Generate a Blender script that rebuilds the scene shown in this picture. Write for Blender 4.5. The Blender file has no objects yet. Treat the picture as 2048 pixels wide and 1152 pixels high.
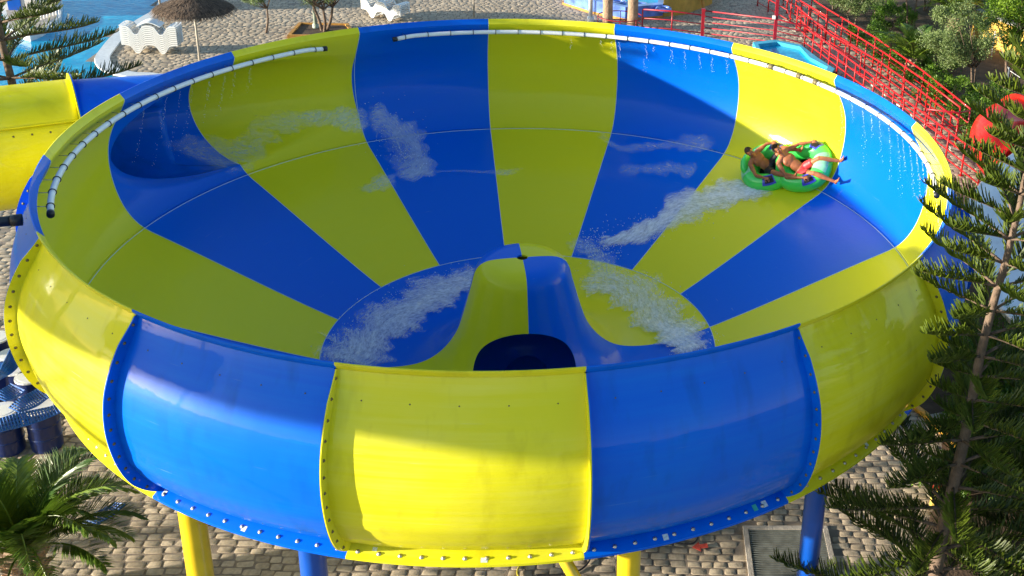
import bpy, bmesh, math, random
import numpy as np
from mathutils import Vector, Matrix
R = math.radians; PI = math.pi
random.seed(7); rng = np.random.default_rng(7)
S = bpy.context.scene
H = 6.5                                  # height of the bowl's rim over the paving
# ------------------------------------------------------------------ camera
CR = Vector((0.99555587, -0.07165084, 0.0611119))
CU = Vector((-0.0284793, 0.38947975, 0.92059462))
CF = Vector((0.08976322, 0.9182438, -0.38570828))
CC = Vector((1.75918978, -19.44729793, 7.68097529 + H))
FOC = 2356.98; PX, PY = 1455.2, 336.55
cam = bpy.data.cameras.new('camera'); co = bpy.data.objects.new('camera', cam); S.collection.objects.link(co)
M = Matrix((( CR.x, CU.x, -CF.x, CC.x), (CR.y, CU.y, -CF.y, CC.y), (CR.z, CU.z, -CF.z, CC.z), (0, 0, 0, 1)))
co.matrix_world = M
cam.sensor_width = 36; cam.lens = 36 * FOC / 2048
cam.shift_x = -(PX - 1024) / 2048; cam.shift_y = (PY - 576) / 2048
cam.clip_start = .1; cam.clip_end = 3000
S.camera = co
# ------------------------------------------------------------------ light
SUN_AZ, SUN_EL = 193.0, 10.0             # where the sun stands (math azimuth), low on the left
w = bpy.data.worlds.new('World'); S.world = w; w.use_nodes = True
nt = w.node_tree; bg = nt.nodes['Background']
sky = nt.nodes.new('ShaderNodeTexSky'); sky.sky_type = 'NISHITA'; sky.sun_disc = False
sky.sun_elevation = R(SUN_EL); sky.sun_rotation = R(90 - SUN_AZ) % (2 * PI)
sky.air_density = 1.0; sky.dust_density = .35; sky.ozone_density = 1.6
nt.links.new(sky.outputs[0], bg.inputs[0]); bg.inputs[1].default_value = 0.125
sl = bpy.data.lights.new('sun', 'SUN'); so = bpy.data.objects.new('sun', sl); S.collection.objects.link(so)
sl.energy = 4.8; sl.angle = R(0.8); sl.color = (1.0, .90, .74)
sd = Vector((math.cos(R(SUN_AZ)) * math.cos(R(SUN_EL)), math.sin(R(SUN_AZ)) * math.cos(R(SUN_EL)), math.sin(R(SUN_EL))))
so.rotation_euler = sd.to_track_quat('Z', 'Y').to_euler()
S.view_settings.view_transform = 'Standard'; S.view_settings.look = 'None'
S.view_settings.exposure = 1.45; S.view_settings.gamma = 1
# ------------------------------------------------------------------ helpers
def gp(u, v, z=0.0):                     # the point at height z that the photograph shows at u, v
    d = CR * ((u - PX) / FOC) - CU * ((v - PY) / FOC) + CF
    t = (z - CC.z) / d.z
    return CC + d * t
def tag(o, label=None, cat=None, group=None, kind=None):
    if label: o['label'] = label
    if cat: o['category'] = cat
    if group: o['group'] = group
    if kind: o['kind'] = kind
    return o
def empty(name, loc=(0, 0, 0), rz=0):
    o = bpy.data.objects.new(name, None); S.collection.objects.link(o); o.location = loc; o.rotation_euler = (0, 0, rz); o.empty_display_size = .2
    return o
def mk(name, v, f, mat, parent=None, smooth=False, attr=None, world=False):
    me = bpy.data.meshes.new(name)
    me.from_pydata([tuple(p) for p in v] if not isinstance(v, np.ndarray) else v.tolist(), [], f if not isinstance(f, np.ndarray) else f.tolist())
    mats = mat if isinstance(mat, (list, tuple)) else [mat]
    for m in mats: me.materials.append(m)
    if smooth: me.polygons.foreach_set('use_smooth', [True] * len(me.polygons))
    if attr is not None:
        a = me.attributes.new('tone', 'FLOAT', 'POINT'); a.data.foreach_set('value', np.asarray(attr, dtype=np.float32))
    me.update()
    o = bpy.data.objects.new(name, me); S.collection.objects.link(o)
    if parent is not None: o.parent = parent
    return o
class MB:
    def __init__(s): s.v = []; s.f = []
    def add(s, v, f):
        b = len(s.v); s.v += [tuple(p) for p in v]; s.f += [tuple(i + b for i in q) for q in f]; return s
    def box(s, c, d, rz=0, M4=None):
        c = Vector(c); x, y, z = d[0] / 2, d[1] / 2, d[2] / 2; m = Matrix.Rotation(rz, 3, 'Z')
        P = [Vector(p) for p in ((-x,-y,-z),(x,-y,-z),(x,y,-z),(-x,y,-z),(-x,-y,z),(x,-y,z),(x,y,z),(-x,y,z))]
        P = [c + (M4 @ p if M4 else m @ p) for p in P]
        return s.add(P, [(0,3,2,1),(4,5,6,7),(0,1,5,4),(1,2,6,5),(2,3,7,6),(3,0,4,7)])
    def tube(s, path, r, n=8, cap=True, closed=False):
        v, f = sweep(path, r, n, cap, closed); return s.add(v, f)
    def obj(s, name, mat, parent=None, smooth=False): return mk(name, s.v, s.f, mat, parent, smooth)
def sweep(path, r, n=8, cap=True, closed=False, sx=1.0):
    P = [Vector(p) for p in path]; m = len(P); v = []; f = []
    rr = r if hasattr(r, '__len__') else [r] * m
    T = []
    for i in range(m):
        a = P[(i - 1) % m] if (closed or i > 0) else P[i]; b = P[(i + 1) % m] if (closed or i < m - 1) else P[i]
        T.append((b - a).normalized())
    u = T[0].cross(Vector((0, 0, 1)))
    if u.length < .05: u = T[0].cross(Vector((1, 0, 0)))
    u.normalize()
    for i in range(m):
        u = (u - T[i] * u.dot(T[i])).normalized(); w_ = T[i].cross(u)
        for k in range(n):
            a = 2 * PI * k / n; v.append(P[i] + (u * math.cos(a) * sx + w_ * math.sin(a)) * rr[i])
    for i in range(m if closed else m - 1):
        j = (i + 1) % m
        for k in range(n): f.append((i * n + k, i * n + (k + 1) % n, j * n + (k + 1) % n, j * n + k))
    if cap and not closed:
        f.append(tuple(range(n - 1, -1, -1))); f.append(tuple((m - 1) * n + k for k in range(n)))
    return v, f
# ------------------------------------------------------------------ materials
def newmat(name):
    m = bpy.data.materials.new(name); m.use_nodes = True
    return m, m.node_tree, m.node_tree.nodes['Principled BSDF']
def pmat(name, col, rough=.5, metal=0, var=.12, scale=6, bump=0, bscale=30, coat=0, spec=.5, trans=0, tone=None, cr=.05, sub=0):
    """principled with procedural colour variation; tone=(dark,light) uses the per-vertex random tone"""
    m, t, b = newmat(name); N, L = t.nodes, t.links
    b.inputs['Roughness'].default_value = rough; b.inputs['Metallic'].default_value = metal
    b.inputs['Coat Weight'].default_value = coat; b.inputs['Coat Roughness'].default_value = cr
    b.inputs['Specular IOR Level'].default_value = spec
    tc = N.new('ShaderNodeTexCoord')
    nz = N.new('ShaderNodeTexNoise'); nz.inputs['Scale'].default_value = scale; nz.inputs['Detail'].default_value = 6; L.new(tc.outputs['Object'], nz.inputs['Vector'])
    mr = N.new('ShaderNodeMapRange'); mr.inputs[1].default_value = .3; mr.inputs[2].default_value = .7; mr.inputs[3].default_value = 1 - var; mr.inputs[4].default_value = 1 + var
    L.new(nz.outputs[0], mr.inputs[0])
    vm = N.new('ShaderNodeVectorMath'); vm.operation = 'SCALE'; L.new(mr.outputs[0], vm.inputs['Scale'])
    if tone:
        at = N.new('ShaderNodeAttribute'); at.attribute_name = 'tone'
        mx = N.new('ShaderNodeMix'); mx.data_type = 'RGBA'; L.new(at.outputs['Fac'], mx.inputs['Factor'])
        mx.inputs[6].default_value = (*tone[0], 1); mx.inputs[7].default_value = (*tone[1], 1); L.new(mx.outputs[2], vm.inputs[0])
    else: vm.inputs[0].default_value = col
    L.new(vm.outputs[0], b.inputs['Base Color'])
    if bump:
        n2 = N.new('ShaderNodeTexNoise'); n2.inputs['Scale'].default_value = bscale; n2.inputs['Detail'].default_value = 4; L.new(tc.outputs['Object'], n2.inputs['Vector'])
        bp = N.new('ShaderNodeBump'); bp.inputs['Strength'].default_value = bump; bp.inputs['Distance'].default_value = .02; L.new(n2.outputs[0], bp.inputs['Height']); L.new(bp.outputs[0], b.inputs['Normal'])
    if trans:                            # thin leaves let light through
        tr = N.new('ShaderNodeBsdfTranslucent'); L.new(vm.outputs[0], tr.inputs[0])
        ms = N.new('ShaderNodeMixShader'); ms.inputs[0].default_value = trans
        out = N['Material Output']; L.new(b.outputs[0], ms.inputs[1]); L.new(tr.outputs[0], ms.inputs[2]); L.new(ms.outputs[0], out.inputs[0])
    return m
def gelcoat(name, col, worn, wear=.5, rough=.32, coat=.3, wet=False):
    """moulded fibreglass: fine orange peel, long faint scuffs round the bowl, slightly chalked patches"""
    m, t, b = newmat(name); N, L = t.nodes, t.links
    tc = N.new('ShaderNodeTexCoord')
    g = N.new('ShaderNodeNewGeometry')
    sp = N.new('ShaderNodeSeparateXYZ'); L.new(g.outputs['Position'], sp.inputs[0])
    at = N.new('ShaderNodeMath'); at.operation = 'ARCTAN2'; L.new(sp.outputs[1], at.inputs[0]); L.new(sp.outputs[0], at.inputs[1])
    ln = N.new('ShaderNodeVectorMath'); ln.operation = 'LENGTH'; L.new(g.outputs['Position'], ln.inputs[0])
    cb = N.new('ShaderNodeCombineXYZ'); L.new(at.outputs[0], cb.inputs[0]); L.new(sp.outputs[2], cb.inputs[1]); L.new(ln.outputs['Value'], cb.inputs[2])
    mp = N.new('ShaderNodeMapping'); mp.inputs['Scale'].default_value = (3, 14, 5); L.new(cb.outputs[0], mp.inputs[0])
    n1 = N.new('ShaderNodeTexNoise'); n1.inputs['Scale'].default_value = 1; n1.inputs['Detail'].default_value = 8; n1.inputs['Roughness'].default_value = .65; L.new(mp.outputs[0], n1.inputs['Vector'])
    n3 = N.new('ShaderNodeTexNoise'); n3.inputs['Scale'].default_value = .9; n3.inputs['Detail'].default_value = 5; L.new(g.outputs['Position'], n3.inputs['Vector'])
    ml = N.new('ShaderNodeMath'); ml.operation = 'MULTIPLY'; L.new(n1.outputs[0], ml.inputs[0]); L.new(n3.outputs[0], ml.inputs[1])
    mr = N.new('ShaderNodeMapRange'); mr.inputs[1].default_value = .2; mr.inputs[2].default_value = .5; mr.inputs[3].default_value = 0; mr.inputs[4].default_value = wear; L.new(ml.outputs[0], mr.inputs[0])
    mx = N.new('ShaderNodeMix'); mx.data_type = 'RGBA'; mx.inputs[6].default_value = (*col, 1); mx.inputs[7].default_value = (*worn, 1)
    L.new(mr.outputs[0], mx.inputs['Factor'])
    # thin scratches
    mp2 = N.new('ShaderNodeMapping'); mp2.inputs['Scale'].default_value = (9, 70, 20); L.new(cb.outputs[0], mp2.inputs[0])
    n4 = N.new('ShaderNodeTexNoise'); n4.inputs['Scale'].default_value = 1; n4.inputs['Detail'].default_value = 3; L.new(mp2.outputs[0], n4.inputs['Vector'])
    m4 = N.new('ShaderNodeMapRange'); m4.inputs[1].default_value = .72; m4.inputs[2].default_value = .8; m4.inputs[3].default_value = 0; m4.inputs[4].default_value = wear; L.new(n4.outputs[0], m4.inputs[0])
    mx2 = N.new('ShaderNodeMix'); mx2.data_type = 'RGBA'; mx2.inputs[7].default_value = (.35, .5, .55, 1); L.new(mx.outputs[2], mx2.inputs[6]); L.new(m4.outputs[0], mx2.inputs['Factor'])
    if wet: L.new(mx2.outputs[2], b.inputs['Base Color'])
    else:                                # run-off stains and grime
        mp3 = N.new('ShaderNodeMapping'); mp3.inputs['Scale'].default_value = (34, 1.6, 2); L.new(cb.outputs[0], mp3.inputs[0])
        n6 = N.new('ShaderNodeTexNoise'); n6.inputs['Scale'].default_value = 1; n6.inputs['Detail'].default_value = 6; L.new(mp3.outputs[0], n6.inputs['Vector'])
        m6 = N.new('ShaderNodeMapRange'); m6.inputs[1].default_value = .52; m6.inputs[2].default_value = .8; m6.inputs[3].default_value = 0; m6.inputs[4].default_value = .38; L.new(n6.outputs[0], m6.inputs[0])
        mx3 = N.new('ShaderNodeMix'); mx3.data_type = 'RGBA'; mx3.blend_type = 'MULTIPLY'; mx3.inputs[7].default_value = (.55, .5, .42, 1); L.new(mx2.outputs[2], mx3.inputs[6]); L.new(m6.outputs[0], mx3.inputs['Factor']); L.new(mx3.outputs[2], b.inputs['Base Color'])
    rr = N.new('ShaderNodeMapRange'); rr.inputs[3].default_value = rough; rr.inputs[4].default_value = rough + .18; L.new(n3.outputs[0], rr.inputs[0]); L.new(rr.outputs[0], b.inputs['Roughness'])
    b.inputs['Coat Weight'].default_value = coat; b.inputs['Coat Roughness'].default_value = .045; b.inputs['Specular IOR Level'].default_value = .08
    n5 = N.new('ShaderNodeTexNoise'); n5.inputs['Scale'].default_value = 5 if not wet else 16; n5.inputs['Detail'].default_value = 2 if not wet else 5; L.new(g.outputs['Position'], n5.inputs['Vector'])
    bp = N.new('ShaderNodeBump'); bp.inputs['Strength'].default_value = .10 if not wet else .12; bp.inputs['Distance'].default_value = .02; L.new(n5.outputs[0], bp.inputs['Height'])
    L.new(bp.outputs[0], b.inputs['Normal']); L.new(bp.outputs[0], b.inputs['Coat Normal'])
    return m
YEL, YELW = (.72, .67, .016), (.76, .74, .14)
BLU, BLUW = (.0001, .118, .67), (.0005, .19, .72)
M_yel = gelcoat('yellow_gelcoat', YEL, YELW, .5)
M_blu = gelcoat('blue_gelcoat', BLU, BLUW, .5)
M_yin = gelcoat('wet_yellow_gelcoat', YEL, (.72, .72, .06), .2, .3, .25, True)
M_bin = gelcoat('wet_blue_gelcoat', BLU, (.0003, .12, .70), .3, .3, .25, True)
M_white = pmat('white_plastic', (.8, .8, .78), .35, var=.04)
M_seal = pmat('pale_sealant', (.55, .68, .74), .5, var=.1)
M_black = pmat('black_rubber', (.012, .012, .016), .45)
M_steel = pmat('galvanised_steel', (.42, .42, .42), .35, .8, .15)
M_bolt = pmat('bolt_steel', (.5, .46, .4), .35, .7, .2, 60)
M_nut = pmat('weathered_nut', (.16, .13, .06), .6, .3, .3, 60)
M_ypaint = pmat('yellow_paint', (.72, .50, .01), .3, var=.1, scale=3, coat=.3)
M_bpaint = pmat('blue_paint', (.002, .075, .42), .3, var=.1, scale=3, coat=.3)
M_red = pmat('red_paint', (.42, .008, .010), .4, var=.2, scale=4, coat=.15, spec=.3)
M_dred = pmat('dark_red_paint', (.30, .008, .02), .4, var=.2, scale=4)
M_sticker = pmat('sticker_vinyl', (.62, .68, .66), .4, var=.2, scale=40)
M_stgreen = pmat('green_sticker', (.05, .45, .35), .4)
# =================================================================== BOWL
A0 = 100.836                              # azimuth of the seam at the back
def seam(k): return A0 - 22.5 * k + (360 if k >= 9 else 0)
PROF = [(7.42, -.11), (7.47, -.22), (7.56, -.38), (7.66, -.54), (7.77, -.74), (7.87, -1.0), (7.92, -1.3), (7.92, -1.6), (7.87, -1.93), (7.78, -2.22), (7.66, -2.44), (7.52, -2.60), (7.38, -2.70)]
def interp(P, n):
    """smooth resample of a polyline by Catmull-Rom"""
    out = []; m = len(P)
    for i in range(m - 1):
        p0, p1, p2, p3 = P[max(i - 1, 0)], P[i], P[i + 1], P[min(i + 2, m - 1)]
        for j in range(n):
            t = j / n
            out.append(tuple(.5 * ((2 * p1[c]) + (-p0[c] + p2[c]) * t + (2 * p0[c] - 5 * p1[c] + 4 * p2[c] - p3[c]) * t * t + (-p0[c] + 3 * p1[c] - 3 * p2[c] + p3[c]) * t ** 3) for c in range(len(p1))))
    out.append(tuple(P[-1])); return out
PF = interp(PROF, 4); PFz = np.array([-p[1] for p in PF]); PFr = np.array([p[0] for p in PF])
def rp(z): return float(np.interp(-z, PFz, PFr))
TA, TD, TRH, TRV, TZ = 119.0, 6.78, 1.30, 1.05, -1.47 # the entry tube: azimuth where it is tangent, offset, radius, height
def tw(z): return TRH * math.sqrt(max(0.0, 1 - ((z - TZ) / TRV) ** 2))
def swell(a, z):
    """wall radius, swollen where the entry tube runs into the bowl"""
    r = rp(z); ph = a - TA
    if abs(z - TZ) >= TRV or ph < -20 or ph > 50: return r
    if ph > math.degrees(math.acos(min(1, (TD - tw(z)) / r))) + .4: return r
    e = (TD + tw(z)) / math.cos(R(max(ph, 0)))
    if e <= r - .12: return r
    k = .12; h = max(k - abs(e - r), 0) / k
    v = max(e, r) + h * h * k * .25
    if ph < 0: v = r + (v - r) * max(0, 1 + ph / 20)
    return v
PC = lambda r, a, z: (r * math.cos(R(a)), r * math.sin(R(a)), z + H)
def grid(rows, flip=False):
    """rows of equal length -> vertices, quads"""
    n = len(rows[0]); v = [p for r_ in rows for p in r_]; f = []
    for i in range(len(rows) - 1):
        for j in range(n - 1):
            q = (i * n + j, i * n + j + 1, (i + 1) * n + j + 1, (i + 1) * n + j)
            f.append(q[::-1] if flip else q)
    return v, f
bowl = empty('bowl_slide', (0, 0, 0))
tag(bowl, 'huge open bowl water slide in yellow and blue striped fibreglass panels standing on painted columns', 'water slide')
BOLTS_N = 0; rest = MB(); restd = MB()
def dome(c, n, r=.024, h=.018, seg=8):
    n = Vector(n).normalized(); u = n.orthogonal().normalized(); w_ = n.cross(u); c = Vector(c); v = []; f = []
    for (rr, hh) in ((1.35, 0), (1.35, .18), (.85, .2), (.75, .75), (.35, 1)):
        for k in range(seg): a = 2 * PI * k / seg; v.append(c + (u * math.cos(a) + w_ * math.sin(a)) * rr * r + n * hh * h)
    for i in range(4):
        for k in range(seg): f.append((i * seg + k, i * seg + (k + 1) % seg, (i + 1) * seg + (k + 1) % seg, (i + 1) * seg + k))
    f.append(tuple(4 * seg + k for k in range(seg))); return v, f
# wall panels -----------------------------------------------------------------
EXT = .022
def ridge(z): # moulded step round the outside
    d = abs(z + 2.02); return .014 * max(0, min(1, (.11 - d) / .03))
for k in range(16):
    a1 = seam(k); a2 = a1 - 22.5; yel = k % 2 == 0
    min_, mex = (M_yin, M_yel) if yel else (M_bin, M_blu)
    n = 20; az = [a1 + (a2 - a1) * j / n for j in range(n + 1)]
    mb = MB(); zs = [p[1] for p in PF]
    if k != 13:
        rows = [[PC(swell(a, z), a, z) for a in az] for z in zs]; v, f = grid(rows, True); mb.add(v, f); nin = len(f)
        rows = [[PC(swell(a, z) + EXT + ridge(z), a, z) for a in az] for z in zs]; v, f = grid(rows); mb.add(v, f)
    if k == 13:
        # this panel carries the mouth of the tube
        zt = [TZ + TRV * math.cos(PI * i / 26) for i in range(27)]
        zall = sorted(set([z for z in zs if abs(z - TZ) > TRV + .01] + zt), reverse=True)
        def aL(z):
            if abs(z - TZ) > TRV: return TA + math.degrees(math.acos(TD / rp(TZ + (TRV if z > TZ else -TRV))))
            return TA + math.degrees(math.acos((TD - tw(z)) / rp(z)))
        def fil(a, z):
            if abs(z - TZ) >= TRV - .001: return 0
            d = R(a - aL(z)) * rp(z); q = tw(z) / TRH
            return .30 * q * max(0, 1 - d / .55) ** 2
        rin, rout, lin, lout = [], [], [], []; m2 = 16
        for z in zall:
            lo, hi = a1, a2                                        # a1 = seam 13 (168.3), a2 = seam 14 (145.8)
            cut = TA + math.degrees(math.atan(4.6 / (TD + tw(z)))) if abs(z - TZ) < TRV - .001 else 999
            al = max(aL(z), hi + .02); ar = min(al, cut)
            A = [hi + (ar - hi) * j / m2 for j in range(m2 + 1)]
            rin.append([PC(swell(a, z), a, z) for a in A]); rout.append([PC(swell(a, z) + EXT, a, z) for a in A])
            A = [al + (lo - al) * (j / m2) ** 1.3 for j in range(m2 + 1)]
            lin.append([PC(rp(z) + fil(a, z), a, z) for a in A]); lout.append([PC(rp(z) + fil(a, z) + EXT, a, z) for a in A])
        for rws, fl in ((rin, False), (lin, False)):
            v, f = grid(rws, fl); mb.add(v, f)
        nin = len(mb.f)
        for rws in (rout, lout): v, f = grid(rws, True); mb.add(v, f)
    # rim lip: sloping top band with a small outer return
    RB = [(7.42, -.11), (7.424, -.098), (7.50, 0.0), (7.515, -.004), (7.515, -.03), (7.455, -.12)]
    rows = [[PC(r_, a, z) for a in az] for (r_, z) in RB]; v, f = grid(rows, False)
    mb.add(v, [q[::-1] for q in f] if False else f)
    # bottom flange
    FB = [(7.40, -2.672), (7.44, -2.672), (7.62, -2.77), (7.62, -2.785), (7.36, -2.715)]
    rows = [[PC(r_, a, z) for a in az] for (r_, z) in FB]; v, f = grid(rows); mb.add(v, f)
    # side flanges
    if k not in ():
        for (a, sg) in ((a1, -1), (a2, 1)):
            sw_ = swell
            zz = zs
            def fl(da, out):
                o = []
                for z in zz:
                    t = (-z - .11) / 2.59; wd = .155 * min(1, .35 + t * 5) * min(1, .75 + (1 - t) * 2) if out else 0
                    # outward normal of profile
                    dz = .02; dr = rp(z - dz) - rp(z + dz); nn = Vector((2 * dz, -dr)); nn.normalize()
                    nr, nz_ = abs(nn[0]), (dr / (2 * dz)) / math.hypot(1, dr / (2 * dz))
                    sr = sw_(a, z) if not (k == 13 and a == a1) else rp(z)
                    r_ = sr + EXT * (1 if out else .3) + wd * nr; z_ = z + wd * nz_ * .8
                    o.append(PC(r_, a + sg * da, z_))
                return o
            c0 = .012; c1 = .012 + .11
            rows = [fl(c0, False), fl(c0, True), fl(c1, True), fl(c1, False)]
            v, f = grid(rows); mb.add(v, f)
    o = mk('wall_panel', mb.v, mb.f, [min_, mex], bowl, True)
    ids = [0] * len(mb.f)
    for i in range(nin, len(mb.f)): ids[i] = 1
    o.data.polygons.foreach_set('material_index', ids)
    md = o.modifiers.new('e', 'EDGE_SPLIT'); md.split_angle = R(38)
    # bolts ---------------------------------------------------------------
    close = k in (7, 8, 9, 10)
    def put(c, nrm, r, h, m, nm='bolt'):
        v, f = dome(c, nrm, r, h)
        if close: mk(nm, v, f, m, o, True)
        else: (rest if m is M_bolt else restd).add(v, f)
    for j in range(11):                                             # along the bottom flange
        a = a1 + (a2 - a1) * (j + .5) / 11
        put(PC(7.545, a, -2.727), (math.cos(R(a)) * .48, math.sin(R(a)) * .48, .88), .021, .022, M_bolt)
    # flange facing the viewer: on the left half of the bowl the panel's left edge, on the right half its right edge
    side = (a2, 1) if k >= 8 else (a1, -1)
    for j in range(12 if k not in (12, 13, 14) else 0):
        z = -.22 - 2.30 * j / 11; t = (-z - .11) / 2.59
        dz = .02; sl_ = (rp(z - dz) - rp(z + dz)) / (2 * dz); hy = math.hypot(1, sl_)
        wd = .085 * min(1, .35 + t * 5); a = side[0] + side[1] * (.122 + .005)
        c = PC(rp(z) + EXT + wd / hy, a, z + wd * sl_ / hy * .8)
        tn = Vector((-math.sin(R(a)), math.cos(R(a)), 0)) * (side[1])
        put(c, tn, .017, .02, M_nut)
    for j in range(5):                                              # pipe bracket bolts showing on the outside
        a = a1 + (a2 - a1) * (j + .6) / 5.2; z = -.42
        v, f = dome(PC(rp(z) + EXT, a, z), (math.cos(R(a)), math.sin(R(a)), .9), .008, .009, 6); restd.add(v, f)
mk('bolt', rest.v, rest.f, M_bolt, bowl, True)['kind'] = 'stuff'
mk('nut', restd.v, restd.f, M_nut, bowl, True)['kind'] = 'stuff'
# floor panels ------------------------------------------------------------------
FLOOR = [(7.38, -2.70), (7.25, -2.765), (6.9, -2.90), (6.3, -3.14), (5.7, -3.385), (5.0, -3.67), (4.3, -3.945), (3.8, -4.13), (3.64, -4.185)]
def shell(P, az, th, extra=None):
    """closed slab: profile P swept over azimuths az, th thick underneath"""
    m = len(P); Q = []
    for i, (r_, z) in enumerate(P):
        a = P[max(i - 1, 0)]; b = P[min(i + 1, m - 1)]; t = Vector((b[0] - a[0], b[1] - a[1])).normalized()
        Q.append((max(.02, r_ - t.y * th), z + t.x * th))
    ring = list(P) + Q[::-1]; v = []; f = []; L_ = len(ring)
    for a in az: v += [PC(r_, a, z) for (r_, z) in ring]
    for j in range(len(az) - 1):
        for i in range(L_): f.append((j * L_ + i, j * L_ + (i + 1) % L_, (j + 1) * L_ + (i + 1) % L_, (j + 1) * L_ + i))
    for j in (0, len(az) - 1):
        for i in range(m - 1):
            q = (j * L_ + i, j * L_ + i + 1, j * L_ + L_ - 2 - i, j * L_ + L_ - 1 - i); f.append(q if j else q[::-1])
    return v, f
def fixn(o):
    bm = bmesh.new(); bm.from_mesh(o.data); bmesh.ops.recalc_face_normals(bm, faces=bm.faces); bm.to_mesh(o.data); bm.free()
for k in range(16):
    a1 = seam(k); a2 = a1 - 22.5; yel = k % 2 == 0
    az = [a1 + (a2 - a1) * j / 14 for j in range(15)]
    F2 = interp(FLOOR, 2); v, f = shell(F2, az, .03)
    mb = MB().add(v, f)
    for a in (a1 - .1, a2 + .1):                                       # underside flange
        rows = [[PC(r_, a, z - .03 - d) for (r_, z) in F2] for d in (0, .16)]
        v, f = grid(rows); mb.add(v, f)
    rows = [[PC(r_, a, z) for a in az] for (r_, z) in ((7.38, -2.725), (7.62, -2.79), (7.62, -2.805), (7.3, -2.79))]
    v, f = grid(rows); mb.add(v, f)
    o = mk('floor_panel', mb.v, mb.f, M_yin if yel else M_bin, bowl, True); fixn(o)
    md = o.modifiers.new('e', 'EDGE_SPLIT'); md.split_angle = R(38)
# centre: a dished disc rising to the hood over the drain -----------------------
CEN = [(3.64, -4.186), (3.35, -4.28), (3.06, -4.36), (2.7, -4.44), (2.35, -4.47), (1.96, -4.44), (1.67, -4.33), (1.42, -4.12), (1.22, -3.83), (1.10, -3.5), (1.0, -3.15), (.92, -2.85), (.86, -2.62), (.77, -2.48), (.62, -2.40), (.40, -2.375), (.16, -2.37), (.10, -2.372)]
CP = interp(CEN, 3)
OPEN_AZ = -83.0
cut = bmesh.new()
NC = 48; pr = []
for i in range(NC + 1):                                                # arched doorway section
    t = PI * i / NC; pr.append((.93 * math.cos(t), -4.22 + .86 * math.sin(t)))
pr = [(1.02, -4.9)] + [(1.0, -4.5)] + pr + [(-1.0, -4.5), (-1.02, -4.9)]
cv = []
for d in (.02, 1.57):
    for (x_, z_) in pr:
        s_ = 1.0
        ex = Vector((-math.sin(R(OPEN_AZ)), math.cos(R(OPEN_AZ)), 0)); ey = Vector((math.cos(R(OPEN_AZ)), math.sin(R(OPEN_AZ)), 0))
        cv.append(cut.verts.new(ex * x_ + ey * d + Vector((0, 0, z_ + H))))
m_ = len(pr)
for i in range(m_): cut.faces.new((cv[i], cv[(i + 1) % m_], cv[m_ + (i + 1) % m_], cv[m_ + i]))
cut.faces.new(cv[:m_]); cut.faces.new(cv[m_:][::-1]); bmesh.ops.recalc_face_normals(cut, faces=cut.faces)
cm = bpy.data.meshes.new('cutter'); cut.to_mesh(cm); cut.free(); cobj = bpy.data.objects.new('cutter', cm); S.collection.objects.link(cobj)
quads = []
for qi, (a1, yel) in enumerate(((10.836, True), (100.836, False), (190.836, True), (280.836, False))):
    az = [a1 + 90 * j / 40 for j in range(41)]
    v, f = shell(CP, az, .035); o = mk('centre_quadrant', v, f, M_yin if yel else M_bin, bowl, True); fixn(o); quads.append(o)
    if qi >= 2:
        md = o.modifiers.new('b', 'BOOLEAN'); md.operation = 'DIFFERENCE'; md.object = cobj; md.solver = 'EXACT'
bpy.context.view_layer.update(); dg = bpy.context.evaluated_depsgraph_get()
for o in quads[2:]:
    me = bpy.data.meshes.new_from_object(o.evaluated_get(dg)); o.modifiers.clear(); o.data = me
    me.polygons.foreach_set('use_smooth', [True] * len(me.polygons))
for o in quads: md = o.modifiers.new('e', 'EDGE_SPLIT'); md.split_angle = R(40)
bpy.data.objects.remove(cobj)
# shaft below the hood and its bend underneath
mb = MB(); n = 40
rows = [[PC(r_, 360 * j / n, z) for j in range(n + 1)] for (r_, z) in ((1.60, -4.36), (1.45, -4.6), (1.2, -4.9), (.95, -5.3), (.92, -5.9))]
v, f = grid(rows); mb.add(v, f)
rows = [[PC(r_, 360 * j / n, z) for j in range(n + 1)] for (r_, z) in ((1.66, -4.42), (1.5, -4.62), (1.25, -4.92), (.98, -5.3), (.95, -5.95))]
v, f = grid(rows, True); mb.add(v, f)
mk('drain_shaft', mb.v, mb.f, M_bin, bowl, True)
p = [(0, 0, H - 5.85), (0, .1, H - 5.9), (0, 2, H - 5.72), (0, 6, H - 5.75), (0, 10.5, H - 5.8)]
mb = MB(); mb.tube(interp(p[1:], 4), .66, 24); mk('exit_tube', mb.v, mb.f, M_blu, bowl, True)
# pale seam lines ---------------------------------------------------------------
for k in range(16):
    a = seam(k); pts = [PC((rp(z) if k not in (14,) else swell(a, z)) - .003, a, z) for z in [q[1] for q in PF[1:]]]
    mb = MB().tube(pts, .006, 5); mb.obj('seam_bead', M_seal, bowl, True)
    pts = [PC(r_, a, z + .003) for (r_, z) in interp(FLOOR, 2)]
    mb = MB().tube(pts, .006, 5); mb.obj('seam_bead', M_seal, bowl, True)
for (r_, z) in ((7.385, -2.692), (3.645, -4.181)):
    mb = MB().tube([PC(r_, 2.25 * j, z) for j in range(160)], .006, 5, closed=True); mb.obj('seam_bead', M_seal, bowl, True)
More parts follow.
